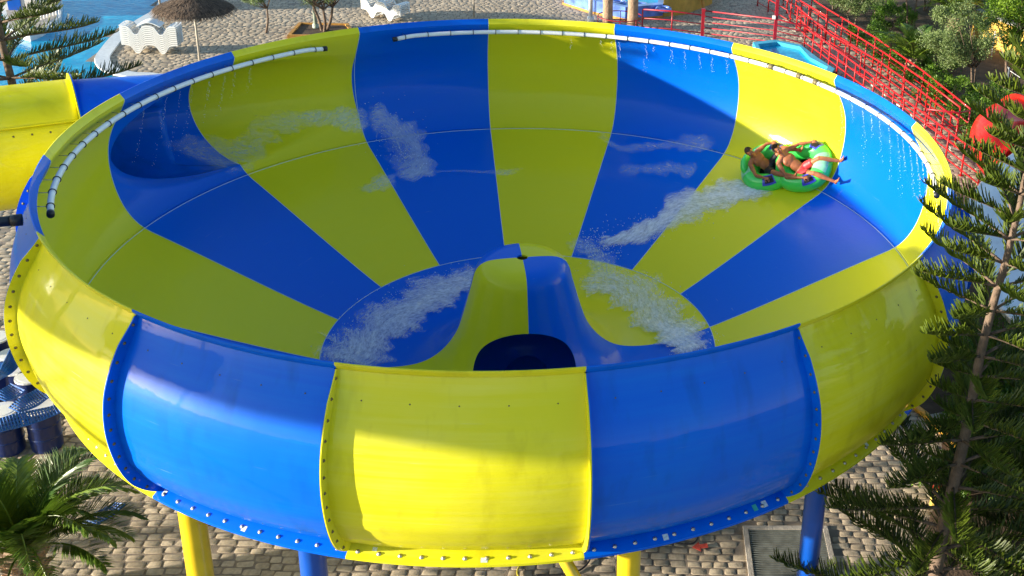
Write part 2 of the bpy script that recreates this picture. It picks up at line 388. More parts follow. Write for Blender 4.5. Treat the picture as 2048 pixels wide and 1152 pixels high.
# white spray pipes -------------------------------------------------------------
def pipe(aa, ab, zoff):
    n = max(12, int(abs(ab - aa) / 1.2)); A = [aa + (ab - aa) * j / n for j in range(n + 1)]
    rz = lambda j: .04 * math.sin(min(1, min(j, n - j) / 3.) * PI / 2)
    pts = [PC(7.27, a, zoff - .05 + rz(j)) for j, a in enumerate(A)]
    o = MB().tube(pts, .047, 12).obj('spray_pipe', M_white, bowl, True)
    m = int(round(abs(ab - aa) / 4.1))
    for j in range(m + 1):
        a = aa + (ab - aa) * (.35 + j) / (m + .7); t_ = (a - aa) / (ab - aa) * n
        z = zoff - .05 + rz(t_); mb = MB()
        ring = [Vector(PC(7.27 + .056 * math.cos(2 * PI * i / 12), a, z + .056 * math.sin(2 * PI * i / 12))) for i in range(12)]
        mb.tube(ring, .008, 5, closed=True)
        mb.obj('pipe_clamp', M_black, o, True); MB().tube([PC(7.325, a, z), PC(7.47, a, -.24)], .006, 5).obj('clamp_stem', M_steel, o, True)
    for (a, b) in ((aa, 1 if aa > ab else -1), (ab, -1 if aa > ab else 1)):
        mb = MB().tube([PC(7.27, a + b * .1, zoff - .05), PC(7.27, a + b * .75, zoff - .055)], .056, 12); mb.obj('end_cap', M_black, o, True)
    return o
pipe(203.5, 130.6, -.24); p2 = pipe(117.2, -10.5, -.24)
for a in (40.2, 36.3, 46.5):
    MB().tube([PC(7.27, a - .5, -.245), PC(7.27, a + .5, -.245)], .062, 12).obj('pipe_coupling', M_nut if a != 38 else M_steel, p2, True)
# columns -----------------------------------------------------------------------
def prof_under(r_): return float(np.interp(r_, [3.64, 5.7, 7.38], [-4.22, -3.42, -2.73]))
cols = [(-124.2, 7.10, 0, .175), (-108.5, 6.95, 1, .175), (-73.2, 6.95, 0, .165), (-46.3, 7.0, 1, .165), (14, 6.6, 0, .165), (32, 6.6, 1, .165), (55, 7, 0, .165), (92, 7, 1, .165), (128, 7, 0, .165), (160, 6.2, 1, .165), (184, 5.6, 0, .165)]
for (a, r_, c, rad) in cols:
    m = M_bpaint if c else M_ypaint; mb = MB(); x, y, _ = PC(r_, a, 0)
    mb.tube([(x, y, .0), (x, y, H + prof_under(r_) - .05)], rad, 28)
    o = mb.obj('support_column', m, bowl, True)
    md = o.modifiers.new('e', 'EDGE_SPLIT'); md.split_angle = R(40)
    mb = MB(); mb.tube([(x, y, .0), (x, y, .03)], rad + .14, 20); mb.obj('base_plate', m, o)
    if r_ < 6.5: continue
    mb = MB(); xi, yi, _ = PC(3.9, a, 0); mb.tube([(x, y, H - 3.25), (xi, yi, H - 4.42)], .07, 10); mb.obj('rafter', m, o, True)
x, y, _ = PC(6.95, -73.2, 0); bx_, by_, _ = PC(6.95, -79, 0)
MB().tube([(bx_ - .35, by_, H - 3.0), (x - .05, y, 1.2)], .085, 14).obj('diagonal_brace', M_ypaint, bowl, True)
MB().tube([PC(6.9, a, -3.14) for a in np.arange(0, 360, 4.5)], .08, 10, closed=True).obj('ring_beam', M_ypaint, bowl, True)
# stickers
def sticker(a, da, t0, t1, m, on=None):
    mb = MB(); q = []
    for t in (t0, t1):
        for aa in (a - da, a + da):
            q.append(PC(7.44 + .18 * t, aa, -2.672 - .098 * t + .004))
    mb.add(q, [(0, 1, 3, 2)]); mb.obj('sticker', m, bowl)
for (a, da, t0, t1, m) in ((-88.6, .32, .55, .85, M_sticker), (-112.6, .24, .5, .85, M_sticker), (-123.2, .22, .3, .6, M_sticker), (-70.9, .28, .45, .85, M_sticker), (-60.6, .26, .3, .75, M_stgreen), (-59.4, .3, .3, .75, M_sticker), (-99.1, .22, .2, .45, M_sticker), (-43, .2, .3, .6, M_sticker)):
    sticker(a, da, t0, t1, m)
# =================================================================== TUBE FLUME
T_ = Vector((math.sin(R(TA)), -math.cos(R(TA)), 0)); N_ = Vector((math.cos(R(TA)), math.sin(R(TA)), 0))
def tp(s, off, z): return T_ * s + N_ * off + Vector((0, 0, z + H))
# blue collar, part of the bowl: outer half begins where the swollen wall ends, inner half at the lip of the mouth
rows = []; SE = -6.3; n = 52; TD2, TR, TZ2 = 6.92, 1.16, -1.52       # the round tube it narrows to
for i in range(n + 1):
    ps = 2 * PI * i / n; wz = TRH * math.cos(ps); z = TZ + TRV * math.sin(ps); aw = abs(wz)
    aLz = math.acos(min(1, (TD - aw) / rp(z)))
    if wz >= 0:
        ph = min(aLz, math.atan(4.6 / (TD + aw))); s0 = -(TD + aw) * math.tan(ph); o0 = TD + aw
    else:
        rr = rp(z) + .30 * aw / TRH; s0 = -rr * math.sin(aLz); o0 = rr * math.cos(aLz)
    o1, z1 = TD2 + TR * math.cos(ps), TZ2 + TR * math.sin(ps); col = []
    for j in range(13):
        t = j / 12; e = t * t * (3 - 2 * t); e2 = min(1, t * 2.5); e2 = e2 * e2 * (3 - 2 * e2)
        om = (1 - e2) * o0 + e2 * (TD + wz) if wz < 0 else o0
        col.append(tp(s0 + (SE - s0) * t, om * (1 - e) + o1 * e, z * (1 - e) + z1 * e))
    rows.append(col)
v, f = grid(rows); mbc = MB().add(v, f)
o = mk('entry_collar', mbc.v, mbc.f, M_blu, bowl, True); fixn(o)
md = o.modifiers.new('s', 'SOLIDIFY'); md.thickness = .02; md.offset = 0
flume = empty('tube_slide', tp(-10, TD2, -H)); fl0 = flume.location.copy()
tag(flume, 'closed yellow tube slide joined to the left side of the big bowl', 'water slide')
# centre line of the yellow tube: leaves the bowl, then curves and climbs away to the left
cl = [tp(SE - .02, TD2, TZ2), tp(-8.2, TD2 - .0, TZ2 + .03), tp(-10.5, TD2 + .15, TZ2 + .12), tp(-13.5, TD2 + 1.1, TZ2 + .35), tp(-16.5, TD2 + 3.4, TZ2 + .7), tp(-18.5, TD2 + 6.8, TZ2 + 1.1)]
cl = [tuple(p) for p in interp([tuple(p) for p in cl], 8)]
def ringtube(path, r, n, a0=0, a1=2 * PI):
    rows = []; m = len(path)
    for i in range(m):
        a = Vector(path[max(i - 1, 0)]); b = Vector(path[min(i + 1, m - 1)]); t = (b - a).normalized(); u = t.cross(Vector((0, 0, 1))).normalized(); w_ = u.cross(t)
        rows.append([tuple(Vector(path[i]) - fl0 + (u * math.cos(a0 + (a1 - a0) * j / n) + w_ * math.sin(a0 + (a1 - a0) * j / n)) * r) for j in range(n + 1)])
    return rows
JL = R(38)
# lower shell and upper cover meet at a bolted edge on each side
lo = ringtube(cl, TR - .0, 40, PI - JL, 2 * PI + JL)
up = ringtube(cl, TR + .025, 24, JL - .02, PI - JL + .02)
for rws, nm in ((lo, 'lower_shell'), (up, 'upper_cover')):
    v, f = grid(rws); o = mk(nm, v, f, M_yel, flume, True); md = o.modifiers.new('s', 'SOLIDIFY'); md.thickness = .02; md.offset = 0
for ang in (JL, PI - JL):
    a = ringtube(cl, TR + .022, 1, ang, ang); b = ringtube(cl, TR + .055, 1, ang, ang)
    rws = [[p[0] for p in a], [p[0] for p in b]]; v, f = grid(rws)
    o = mk('edge_rib', v, f, M_yel, flume); md = o.modifiers.new('s', 'SOLIDIFY'); md.thickness = .02
# bolts under the cover edge
dn = ringtube(cl, TR, 1, JL - .14, JL - .14); dn2 = ringtube(cl, TR, 1, PI - JL + .14, PI - JL + .14)
for row_ in (dn, dn2):
    acc = 0
    for i in range(1, len(row_)):
        a, b = Vector(row_[i - 1][0]), Vector(row_[i][0]); L0 = (b - a).length; s = .30 - acc
        while s < L0 and i < 28:
            p_ = a.lerp(b, s / L0); c = Vector(cl[i]) - fl0; nrm = (p_ - c).normalized()
            v, f = dome(p_ + nrm * .008, nrm, .017, .016, 7); mk('bolt', v, f, M_nut, flume, True); s += .34
        acc = (L0 - (s - .34)) if s > 0 else acc + L0
# bolted ring flanges
def flange(pt, t, mats, par, off):
    for d, m in ((-.011, mats[0]), (.011, mats[1])):
        u = t.cross(Vector((0, 0, 1))).normalized(); w_ = u.cross(t); rws = []
        for (r_, dd) in ((TR - .01, -.009), (TR + .15, -.009), (TR + .15, .009), (TR - .01, .009)):
            rws.append([tuple(pt - off + t * (d * 1.0 + dd) + (u * math.cos(2 * PI * j / 48) + w_ * math.sin(2 * PI * j / 48)) * r_) for j in range(49)])
        v, f = grid(rws); o = mk('ring_flange', v, f, m, par); fixn(o)
flange(tp(SE, TD2, TZ2), -T_, (M_blu, M_yel), flume, fl0)
flange(Vector(cl[20]), (Vector(cl[21]) - Vector(cl[19])).normalized(), (M_yel, M_yel), flume, fl0)
for i in (14, 26, 36):
    c = Vector(cl[i]) - fl0; MB().tube([(c.x, c.y, 0), (c.x, c.y, c.z - TR)], .13, 16).obj('support_column', M_ypaint, flume, True)
# =================================================================== SHADING FLUME, unseen, placed beyond the left edge to shade the bowl
def uvw(U, V, along):                       # sun-view coordinates -> world (bowl heights)
    d = Vector((math.cos(R(SUN_AZ - 180)), math.sin(R(SUN_AZ - 180)), 0)); u = Vector((-d.y, d.x, 0)); e = R(SUN_EL)
    z = (V - math.sin(e) * along) / math.cos(e)
    return Vector((u.x * U + d.x * along, u.y * U + d.y * along, z + H))
hf = empty('high_flume', (0, 0, 0)); tag(hf, 'raised yellow flume on posts beyond the left edge, shading the front of the bowl', 'water slide')
pts = []
for (p_, al) in (((-7.2, -2.6, -1.5), -25), ((-6.9, -3.9, -1.2), -23.5), ((-6.09, -5.0, -.97), -22), ((-4.55, -6.36, -.75), -20.5), ((-2.92, -7.24, -.72), -19.5), ((-1.22, -7.74, -.76), -18.5), ((1.43, -7.77, -1.11), -17), ((4.2, -7.6, -1.4), -15)):
    c_, s_, e_ = math.cos(R(SUN_AZ - 180)), math.sin(R(SUN_AZ - 180)), R(SUN_EL); pd_ = p_[0] * c_ + p_[1] * s_     # the shade's lower edge as the photograph shows it
    pts.append(uvw(-p_[0] * s_ + p_[1] * c_, math.sin(e_) * pd_ + math.cos(e_) * p_[2] + .93, al))
pts = interp([tuple(p) for p in pts], 4)
MB().tube(pts, .92, 24).obj('trough', M_yel, hf, True)
for p_ in (pts[1], pts[26]): MB().tube([(p_[0], p_[1], 0), (p_[0], p_[1], p_[2] - .8)], .14, 12).obj('post', M_ypaint, hf, True)
q0, q1 = uvw(-3.3, -2.05, -20), uvw(-2.9, -3.5, -20)
q2, q3 = uvw(-4.6, -2.3, -20), uvw(-3.1, -3.4, -20)
MB().tube([q2, q3], .06, 8).obj('strut', M_ypaint, hf, True)
q2, q3 = uvw(-2.0, -3.1, -20), uvw(-5.2, -2.98, -20)
MB().tube([q2, q3], .09, 8).obj('strut', M_ypaint, hf, True)
# =================================================================== GROUND
M_mortar = pmat('jointing_sand', (.24, .195, .15), .9, var=.35, scale=3, bump=.5, bscale=60)
M_stone = pmat('limestone_cobble', None, .75, var=.22, scale=14, bump=.22, bscale=30, tone=((.33, .265, .185), (.52, .43, .31)))
M_soil = pmat('planting_soil', (.09, .055, .032), .95, var=.4, scale=2.5, bump=.8, bscale=20)
POOL = [gp(*q) for q in ((345, -45), (326, 14), (290, 40), (245, 68), (218, 98), (206, 120), (222, 140), (262, 150), (300, 152), (318, 160))]
POOL = [(p.x, p.y) for p in POOL]
POOL = POOL + [(-14.6, 18.6), (-14.4, 14), (-15.5, 9.0), (-60, 9.0), (-60, 60), (-20, 60)]
def inside(x, y, P):
    c = np.zeros(np.shape(x), bool); n = len(P); j = n - 1
    for i in range(n):
        xi, yi = P[i]; xj, yj = P[j]
        c ^= ((yi > y) != (yj > y)) & (x < (xj - xi) * (y - yi) / (yj - yi + 1e-12) + xi); j = i
    return c
def segd(x, y, P):
    d = np.full(np.shape(x), 1e9); n = len(P)
    for i in range(n):
        a = np.array(P[i]); b = np.array(P[(i + 1) % n]); ab = b - a
        t = np.clip(((x - a[0]) * ab[0] + (y - a[1]) * ab[1]) / (ab @ ab), 0, 1)
        d = np.minimum(d, np.hypot(x - a[0] - t * ab[0], y - a[1] - t * ab[1]))
    return d
# planted ground right of the railings
BED = [gp(*q) for q in ((1595, -60), (1640, 30), (1700, 68), (1760, 110), (1850, 178), (1930, 245), (1960, 300), (1990, 380))]
BED = [(p.x, p.y) for p in BED] + [(12.6, 8.0), (60, 6), (90, 110), (14, 110)]
BED2 = [(p.x, p.y) for p in (gp(1830, 812), gp(1880, 860), gp(1890, 960), gp(1850, 1060), gp(1900, 1250), gp(2300, 1250), gp(2200, 800), gp(2200, 500), gp(1990, 480), gp(1900, 640))]
# base sheet out to the horizon with the pool cut out (cells, its ragged edge under the coping)
xs = np.concatenate([[-900, -300, -100, -60], np.arange(-40, 30, .5), [30, 60, 100, 300, 900]]); ys = np.concatenate([[-900, -300, -100, -40], np.arange(-20, 45, .5), [45, 60, 100, 300, 1500]])
vv = []; ff = []; X, Y = np.meshgrid(xs, ys); idx = np.arange(X.size).reshape(X.shape)
cx = (X[:-1, :-1] + X[1:, 1:]) / 2; cy = (Y[:-1, :-1] + Y[1:, 1:]) / 2
keep = ~(inside(cx, cy, POOL) & (segd(cx, cy, POOL) > .3))
fs = np.stack([idx[:-1, :-1][keep], idx[:-1, 1:][keep], idx[1:, 1:][keep], idx[1:, :-1][keep]], 1)
tag(mk('ground', np.stack([X.ravel(), Y.ravel(), np.zeros(X.size)], 1), fs, M_mortar), kind='structure')
# cobbles: every stone a worn block in staggered courses
def cobbles():
    sx, sy = .275, .17; V = []; F = []; T = []
    rows = int(60 / sy); ln = []
    for r_ in range(rows):
        y = -8.5 + r_ * sy; x = -27 + random.random() * sx
        while x < 21:
            w_ = sx * random.uniform(.72, 1.3); ln.append((x + w_ / 2, y + .05 * math.sin(x * .7) + .04 * math.sin(x * 1.9 + y * .5), w_)); x += w_
    A = np.array(ln); X, Y, W = A.T
    k = ~inside(X, Y, POOL) | (segd(X, Y, POOL) < .0)
    k &= segd(X, Y, POOL) > .22
    k &= ~inside(X, Y, BED) & ~inside(X, Y, BED2)
    # keep what the camera or a step aside can see
    k &= (Y < 45 - 0) & (X > -27) & (X < 2.5 + .62 * (Y + 19)) & (X > 1 - .85 * (Y + 19))
    k &= ~((X > 4.05) & (X < 5.75) & (Y > -4.05) & (Y < -2.35))
    k &= (rng.random(len(X)) > .012)
    X, Y, W = X[k], Y[k], W[k]; n = len(X)
    ang = np.arange(8) * PI / 4 + PI / 8; cs, sn = np.cos(ang), np.sin(ang)
    hw = (W / 2 - .013)[:, None]; hh = (sy / 2 - .010) * rng.uniform(.82, 1.04, n)[:, None]
    e = .5                                                            # superellipse corner
    ex = np.sign(cs) * np.abs(cs) ** .28; ey = np.sign(sn) * np.abs(sn) ** .28
    jx = 1 + rng.normal(0, .06, (n, 8)); jy = 1 + rng.normal(0, .075, (n, 8)); rt = rng.normal(0, .035, n)[:, None]
    px = hw * ex * jx; py = hh * ey * jy; ox = px * np.cos(rt) - py * np.sin(rt); oy = px * np.sin(rt) + py * np.cos(rt)
    h = rng.uniform(.005, .011, n)[:, None]; tx = rng.normal(0, .018, n)[:, None]; ty = rng.normal(0, .025, n)[:, None]
    L1 = np.stack([X[:, None] + ox, Y[:, None] + oy, np.full((n, 8), -.02)], 2)
    L2 = np.stack([X[:, None] + ox * .97, Y[:, None] + oy * .97, h * .55 + ox * tx + oy * ty], 2)
    L3 = np.stack([X[:, None] + ox * .9, Y[:, None] + oy * .86, h + ox * tx + oy * ty], 2)
    V = np.concatenate([L1, L2, L3], 1).reshape(-1, 3); b = (np.arange(n) * 24)[:, None]
    qs = []
    for l in (0, 8):
        for i in range(8): qs.append(np.concatenate([b + l + i, b + l + (i + 1) % 8, b + l + 8 + (i + 1) % 8, b + l + 8 + i], 1))
    Q = np.concatenate(qs).tolist(); Q += np.concatenate([b + 16 + i for i in range(8)], 1).tolist()
    tn = np.repeat(np.clip(rng.normal(.5, .27, n), 0, 1), 24)
    o = mk('cobblestone_paving', V, Q, M_stone, attr=tn, smooth=True); tag(o, kind='structure')
    md = o.modifiers.new('e', 'EDGE_SPLIT'); md.split_angle = R(50)
cobbles()
def flat(name, P, z, mat, kind='structure'):
    v = [(p[0], p[1], z) for p in P]; return tag(mk(name, v, [tuple(range(len(v)))], mat), kind=kind)
def tri(o):
    bm = bmesh.new(); bm.from_mesh(o.data); bmesh.ops.triangulate(bm, faces=bm.faces); bm.to_mesh(o.data); bm.free()
o = flat('planting_bed', BED, .012, M_soil); tri(o); o = flat('shaded_bed', BED2, .016, M_soil); tri(o)
# pool ------------------------------------------------------------------------
m, t, b = newmat('pool_water'); N, L = t.nodes, t.links
b.inputs['Base Color'].default_value = (.002, .30, .50, 1); b.inputs['Roughness'].default_value = .1; b.inputs['Specular IOR Level'].default_value = .16
g = N.new('ShaderNodeNewGeometry'); n1 = N.new('ShaderNodeTexNoise'); n1.inputs['Scale'].default_value = 2.2; n1.inputs['Detail'].default_value = 5; L.new(g.outputs['Position'], n1.inputs['Vector'])
cr = N.new('ShaderNodeValToRGB'); cr.color_ramp.elements[0].position = .3; cr.color_ramp.elements[0].color = (.001, .26, .50, 1); cr.color_ramp.elements[1].position = .75; cr.color_ramp.elements[1].color = (.004, .46, .72, 1); L.new(n1.outputs[0], cr.inputs[0]); L.new(cr.outputs[0], b.inputs['Base Color'])
n2 = N.new('ShaderNodeTexNoise'); n2.inputs['Scale'].default_value = 5; n2.inputs['Detail'].default_value = 4; L.new(g.outputs['Position'], n2.inputs['Vector'])
bp = N.new('ShaderNodeBump'); bp.inputs['Strength'].default_value = .25; bp.inputs['Distance'].default_value = .06; L.new(n2.outputs[0], bp.inputs['Height']); L.new(bp.outputs[0], b.inputs['Normal'])
M_water = m
o = flat('pool_water', POOL, -.14, M_water); tri(o)
M_cop = pmat('pale_coping_tile', (.62, .66, .68), .5, var=.1, scale=8)
M_cyan = pmat('cyan_pool_paint', (.03, .42, .62), .45, var=.1)
cp = interp([(*p, 0) for p in POOL[:13]], 6)
def offs(P, d):
    out = []
    for i in range(len(P)):
        a = Vector(P[max(i - 1, 0)]); b_ = Vector(P[min(i + 1, len(P) - 1)]); t_ = (b_ - a).normalized(); out.append(Vector(P[i]) + Vector((-t_.y, t_.x, 0)) * d)
    return out
sect = [(-.24, -.30), (-.24, -.02), (-.22, .05), (.26, .05), (.28, .0)]
rows = [[(q.x, q.y, z_) for q in offs(cp, -d_)] for (d_, z_) in sect]
v, f = grid(rows); o = mk('pool_coping', v, f, M_cop); fixn(o); tag(o, kind='structure')
# =================================================================== RED RAILINGS
def P3(u, v, z=0.0): q = gp(u, v, z); return Vector((q.x, q.y, z))
def railing(label, pts, h, nr, step, mat=None, thick=.029, footings=False, slope=0, posts=True):
    mat = mat or M_red; base = pts[0].copy(); root = empty('railing', base); tag(root, label, 'railing', 'red railings beside the ramp')
    P = [p - base for p in pts]; L_ = [0]
    for a, b in zip(P, P[1:]): L_.append(L_[-1] + (b - a).length)
    def at(s):
        for i in range(len(P) - 1):
            if s <= L_[i + 1] + 1e-6: return P[i].lerp(P[i + 1], (s - L_[i]) / max(1e-6, L_[i + 1] - L_[i]))
        return P[-1].copy()
    ss = sorted(set([round(x, 3) for x in L_] + [round(x, 3) for i in range(len(P) - 1) for x in np.linspace(L_[i], L_[i + 1], max(2, int((L_[i + 1] - L_[i]) / step) + 1))]))
    for j in range(nr):
        z = h - j * (h - .18) / (nr - 1) * (1 if nr > 1 else 0)
        o = MB().tube([at(s) + Vector((0, 0, z)) for s in ss], thick * (1.15 if j == 0 else .8), 8).obj('rail', mat, root, True)
    for s in ss:
        p = at(s); mb = MB(); mb.tube([p, p + Vector((0, 0, h))], thick * 1.05, 8); o = mb.obj('post', mat, root, True)
        mb = MB(); mb.box(p + Vector((0, 0, .012 if not footings else .05)), (.12, .12, .02) if not footings else (.3, .22, .1), rng.random()); mb.obj('base_plate' if not footings else 'footing', mat if not footings else M_conc, o)
    return root
M_conc = pmat('weathered_concrete', (.40, .36, .31), .85, var=.3, scale=5, bump=.4)
railing('four bar red railing running beside the bowl, nearest of the ramp railings', [P3(1607, 107), P3(1640, 131), P3(1890, 326), P3(1955, 378), P3(2000, 430)], 1.08, 4, .78)
railing('red railing with pale concrete footings along the middle of the ramp', [P3(1592, 62), P3(1657, 119), P3(1751, 174), P3(1830, 234), P3(1908, 300)], 1.05, 3, .95, footings=True)
railing('second middle red railing just behind the one with the footings', [P3(1600, 52), P3(1668, 98), P3(1760, 158), P3(1850, 224), P3(1912, 275)], 1.1, 3, 1.3)
railing('tall red railing bordering the planted bed, farthest of the ramp railings', [P3(1590, 30), P3(1650, 72), P3(1745, 133), P3(1840, 205), P3(1931, 284)], 1.2, 3, 1.2)
railing('short dark red cross railing closing the foot of the ramp', [P3(1846, 282), P3(1909, 290), P3(1931, 284)], 1.15, 3, 1.1, M_dred)
railing('dark red four bar railing across the paving behind the basin', [P3(1404, 74), P3(1549, 92), P3(1607, 107)], 1.15, 5, 2.2, M_dred)
railing('thin crimson railing between the palm trunks and the square post', [P3(1284, 62), P3(1343, 66), P3(1404, 74)], .95, 3, 1.25, M_dred)
railing('steep red stair railing rising at the top edge right of the square post', [P3(1515, 12), P3(1536, 24), P3(1600, 62)], 1.0, 3, 1.6)
railing('red railing at the head of the ramp, behind the square post', [P3(1560, -5), P3(1580, 44), P3(1650, 88)], 1.2, 3, 1.2)
# square dark red corner posts standing with lamps' box
for (q, hh, lb) in ((P3(1404, 76), 1.25, 'square dark red post where the crimson and the four bar railing meet'), (P3(1548, 92), 2.1, 'tall square dark red post behind the small blue basin')):
    r_ = empty('gate_post', q); tag(r_, lb, 'post'); mb = MB(); mb.box((0, 0, hh / 2), (.13, .13, hh)); mb.obj('shaft', M_dred, r_); mb = MB(); mb.box((0, 0, hh + .01), (.16, .16, .03)); mb.obj('cap', M_dred, r_)
    if hh > 2: mb = MB(); mb.box((-.1, -.05, 1.25), (.12, .12, .14)); mb.obj('socket_box', M_white, r_)
# small blue basin ------------------------------------------------------------
bs = empty('foot_basin', P3(1570, 125)); tag(bs, 'small blue foot basin half hidden behind the rim of the bowl', 'basin')
P = [P3(*q) - bs.location for q in ((1505, 98), (1548, 93), (1600, 103), (1632, 128), (1668, 152), (1640, 190), (1540, 170))]
def ringwall(P, t, h, z0=0):
    c = sum((Vector(p) for p in P), Vector()) / len(P); I = [c + (Vector(p) - c) * (1 - t / (Vector(p) - c).length) for p in P]
    n = len(P); v = []; f = []
    for (Q, z) in ((P, z0), (P, h), (I, h), (I, z0)): v += [(q[0], q[1], z) for q in Q]
    for l in range(3):
        for i in range(n): f.append((l * n + i, l * n + (i + 1) % n, (l + 1) * n + (i + 1) % n, (l + 1) * n + i))
    return v, f, I
v, f, I = ringwall(P, .32, .30); o = mk('basin_wall', v, f, M_cyan, bs); fixn(o)
mk('basin_water', [(p.x, p.y, .16) for p in I], [tuple(range(len(I)))], M_water, bs)
# =================================================================== WHITE LOUNGERS
WP = interp([(-.98, .335), (-.80, .33), (-.66, .27), (-.53, .06), (-.44, .02), (-.35, .06), (-.20, .30), (0, .345), (.20, .30), (.35, .06), (.44, .02), (.53, .06), (.66, .27), (.80, .33), (.98, .335)], 3)
def lounger(loc, rz, label, group, z=0, head=False, src=None):
    r_ = empty('sun_lounger', (loc[0], loc[1], loc[2] + z), rz); tag(r_, label, 'sun lounger', group)
    if src:
        for ch in src.children:
            c = ch.copy(); S.collection.objects.link(c); c.parent = r_
        return r_
    for sy in (-.31, .31):
        mb = MB(); v = []; f = []; n = len(WP)
        for (x, zz) in WP: v += [(x, sy - .03, zz), (x, sy + .03, zz), (x, sy + .03, zz + .058), (x, sy - .03, zz + .058)]
        for i in range(n - 1):
            for k_ in range(4): f.append((i * 4 + k_, (i + 1) * 4 + k_, (i + 1) * 4 + (k_ + 1) % 4, i * 4 + (k_ + 1) % 4))
        f += [(0, 1, 2, 3), ((n - 1) * 4 + 3, (n - 1) * 4 + 2, (n - 1) * 4 + 1, (n - 1) * 4)]
        mk('side_frame', v, f, M_white, r_)
    mb = MB()
    for (x, zz) in WP[::2]:
        mb.box((x, 0, zz + .045), (.075, .56, .012))
    mb.obj('slats', M_white, r_)
    return r_
l0 = P3(308, 103); first = None
ords = ['lowest', 'second from below', 'third from below', 'fourth from below', 'fifth from below', 'fifth from the top', 'fourth from the top', 'third from the top', 'second from the top']
for i in range(9):
    q = lounger(l0, .03, f'white slatted plastic sun lounger, {ords[i]} in the stack beside the pool edge', 'loungers stacked by the pool', i * .075, src=first)
    first = first or q
q = lounger(l0, .03, 'white sun lounger topping the poolside stack, its headrest humped up', 'loungers stacked by the pool', 9 * .075, src=first)
mb = MB(); v, f = grid([[(x, y, .36 + .16 * math.cos(x / .42 * PI / 2)) for x in np.linspace(-.42, .42, 12)] for y in (-.28, .28)]); mb.add(v, f); o = mb.obj('headrest', M_white, q); o.modifiers.new('s', 'SOLIDIFY').thickness = .03
l1 = P3(772, 36)
ords2 = ['lowest', 'second from below', 'third from below', 'third from the top', 'second from the top', 'topmost']
for i in range(6):
    lounger(l1, -.45, f'white plastic sun lounger, {ords2[i]} in the stack right of the olive tree', 'loungers stacked near the olive', i * .075, src=first)
# =================================================================== THATCHED PARASOLS
M_thatch = pmat('dry_thatch', None, .95, var=.3, scale=5, tone=((.045, .03, .022), (.19, .13, .085)))
M_pole = pmat('weathered_pole', (.42, .37, .30), .6, var=.2)
def parasol(loc, hgt, rad, label):
    r_ = empty('thatched_parasol', loc); tag(r_, label, 'parasol', 'thatched parasols on the terrace')
    MB().tube([(0, 0, 0), (0, 0, hgt + .5)], .038, 10).obj('pole', M_pole, r_, True)
    v = []; f = []; T = []
    n = 5200
    for i in range(n):
        a = random.random() * 2 * PI; t = random.random() ** .6; r0 = rad * t; z0 = hgt + .52 * (1 - t) ** .9 + random.uniform(-.02, .03)
        L_ = random.uniform(.16, .3); a2 = a + random.uniform(-.08, .08); r1 = r0 + L_ * .8; z1 = z0 - L_ * (.35 if r1 < rad else .75) + random.uniform(-.02, .03)
        wd = .012; ca, sa = math.cos(a), math.sin(a); b_ = len(v)
        v += [(r0 * ca - wd * sa, r0 * sa + wd * ca, z0), (r0 * ca + wd * sa, r0 * sa - wd * ca, z0), (r1 * math.cos(a2), r1 * math.sin(a2), z1)]; f.append((b_, b_ + 1, b_ + 2)); T += [random.random()] * 3
    rows = [[(rad * t * math.cos(2 * PI * j / 40), rad * t * math.sin(2 * PI * j / 40), hgt - .015 + .52 * (1 - t) ** .9) for j in range(41)] for t in (.02, .25, .5, .75, 1.0)]
    vv_, ff_ = grid(rows); b_ = len(v); v += vv_; f += [tuple(i + b_ for i in q_) for q_ in ff_]; T += [.25] * len(vv_)
    mk('thatch_roof', v, f, M_thatch, r_, attr=T)
    for k_ in range(8):
        a = k_ * PI / 4; MB().tube([(0, 0, hgt + .42), (rad * .95 * math.cos(a), rad * .95 * math.sin(a), hgt - .04)], .014, 6).obj('rib', M_pole, r_, True)
    return r_
parasol(P3(403, 150), 2.42, 1.30, 'brown thatched parasol standing between the lounger stack and the olive tree')
parasol(P3(326, 57), 2.35, 1.3, 'parasol at the pool edge of which only the thin grey pole shows')
parasol(P3(948, 34), 2.35, 1.3, 'parasol at the top edge whose thin pole stands behind the back rim')
# lamp posts ---------------------------------------------------------------
def lamp(loc, h, r_, mat, label):
    o = empty('lamp_post', loc); tag(o, label, 'lamp post'); MB().tube([(0, 0, 0), (0, 0, h)], r_, 14).obj('pole', mat, o, True)
    MB().tube([(0, 0, 0), (0, 0, .25)], r_ * 1.7, 14).obj('base_collar', mat, o, True)
    mb = MB(); mb.tube([(0, 0, h), (0, 0, h + .1), (0, 0, h + .35), (0, 0, h + .42)], [.08, .2, .22, .05], 16); mb.obj('lantern', M_white, o, True)
M_gpole = pmat('grey_green_paint', (.36, .42, .34), .5, var=.12)
lamp(P3(632, 60), 4.2, .075, M_gpole, 'grey green lamp post rising behind the olive tree')
lamp(P3(1181, 45), 4.2, .09, M_white, 'white square looking lamp post just left of the two palm trunks')
# planter box ------------------------------------------------------------------
M_orange = pmat('orange_kerb_paint', (.50, .24, .04), .7, var=.3, scale=5)
M_ochre = pmat('ochre_render', (.55, .34, .06), .85, var=.2, scale=3, bump=.3)
pl = empty('tree_planter', P3(648, 62)); tag(pl, 'low orange edged planter holding the olive tree', 'planter')
P = [P3(*q) - pl.location for q in ((598, 52), (697, 54), (715, 78), (575, 78))]
v, f, I = ringwall(P, .16, .16); o = mk('kerb', v, f, M_orange, pl); fixn(o)
mk('soil', [(p.x, p.y, .1) for p in I], [(0, 1, 2, 3)], M_soil, pl)
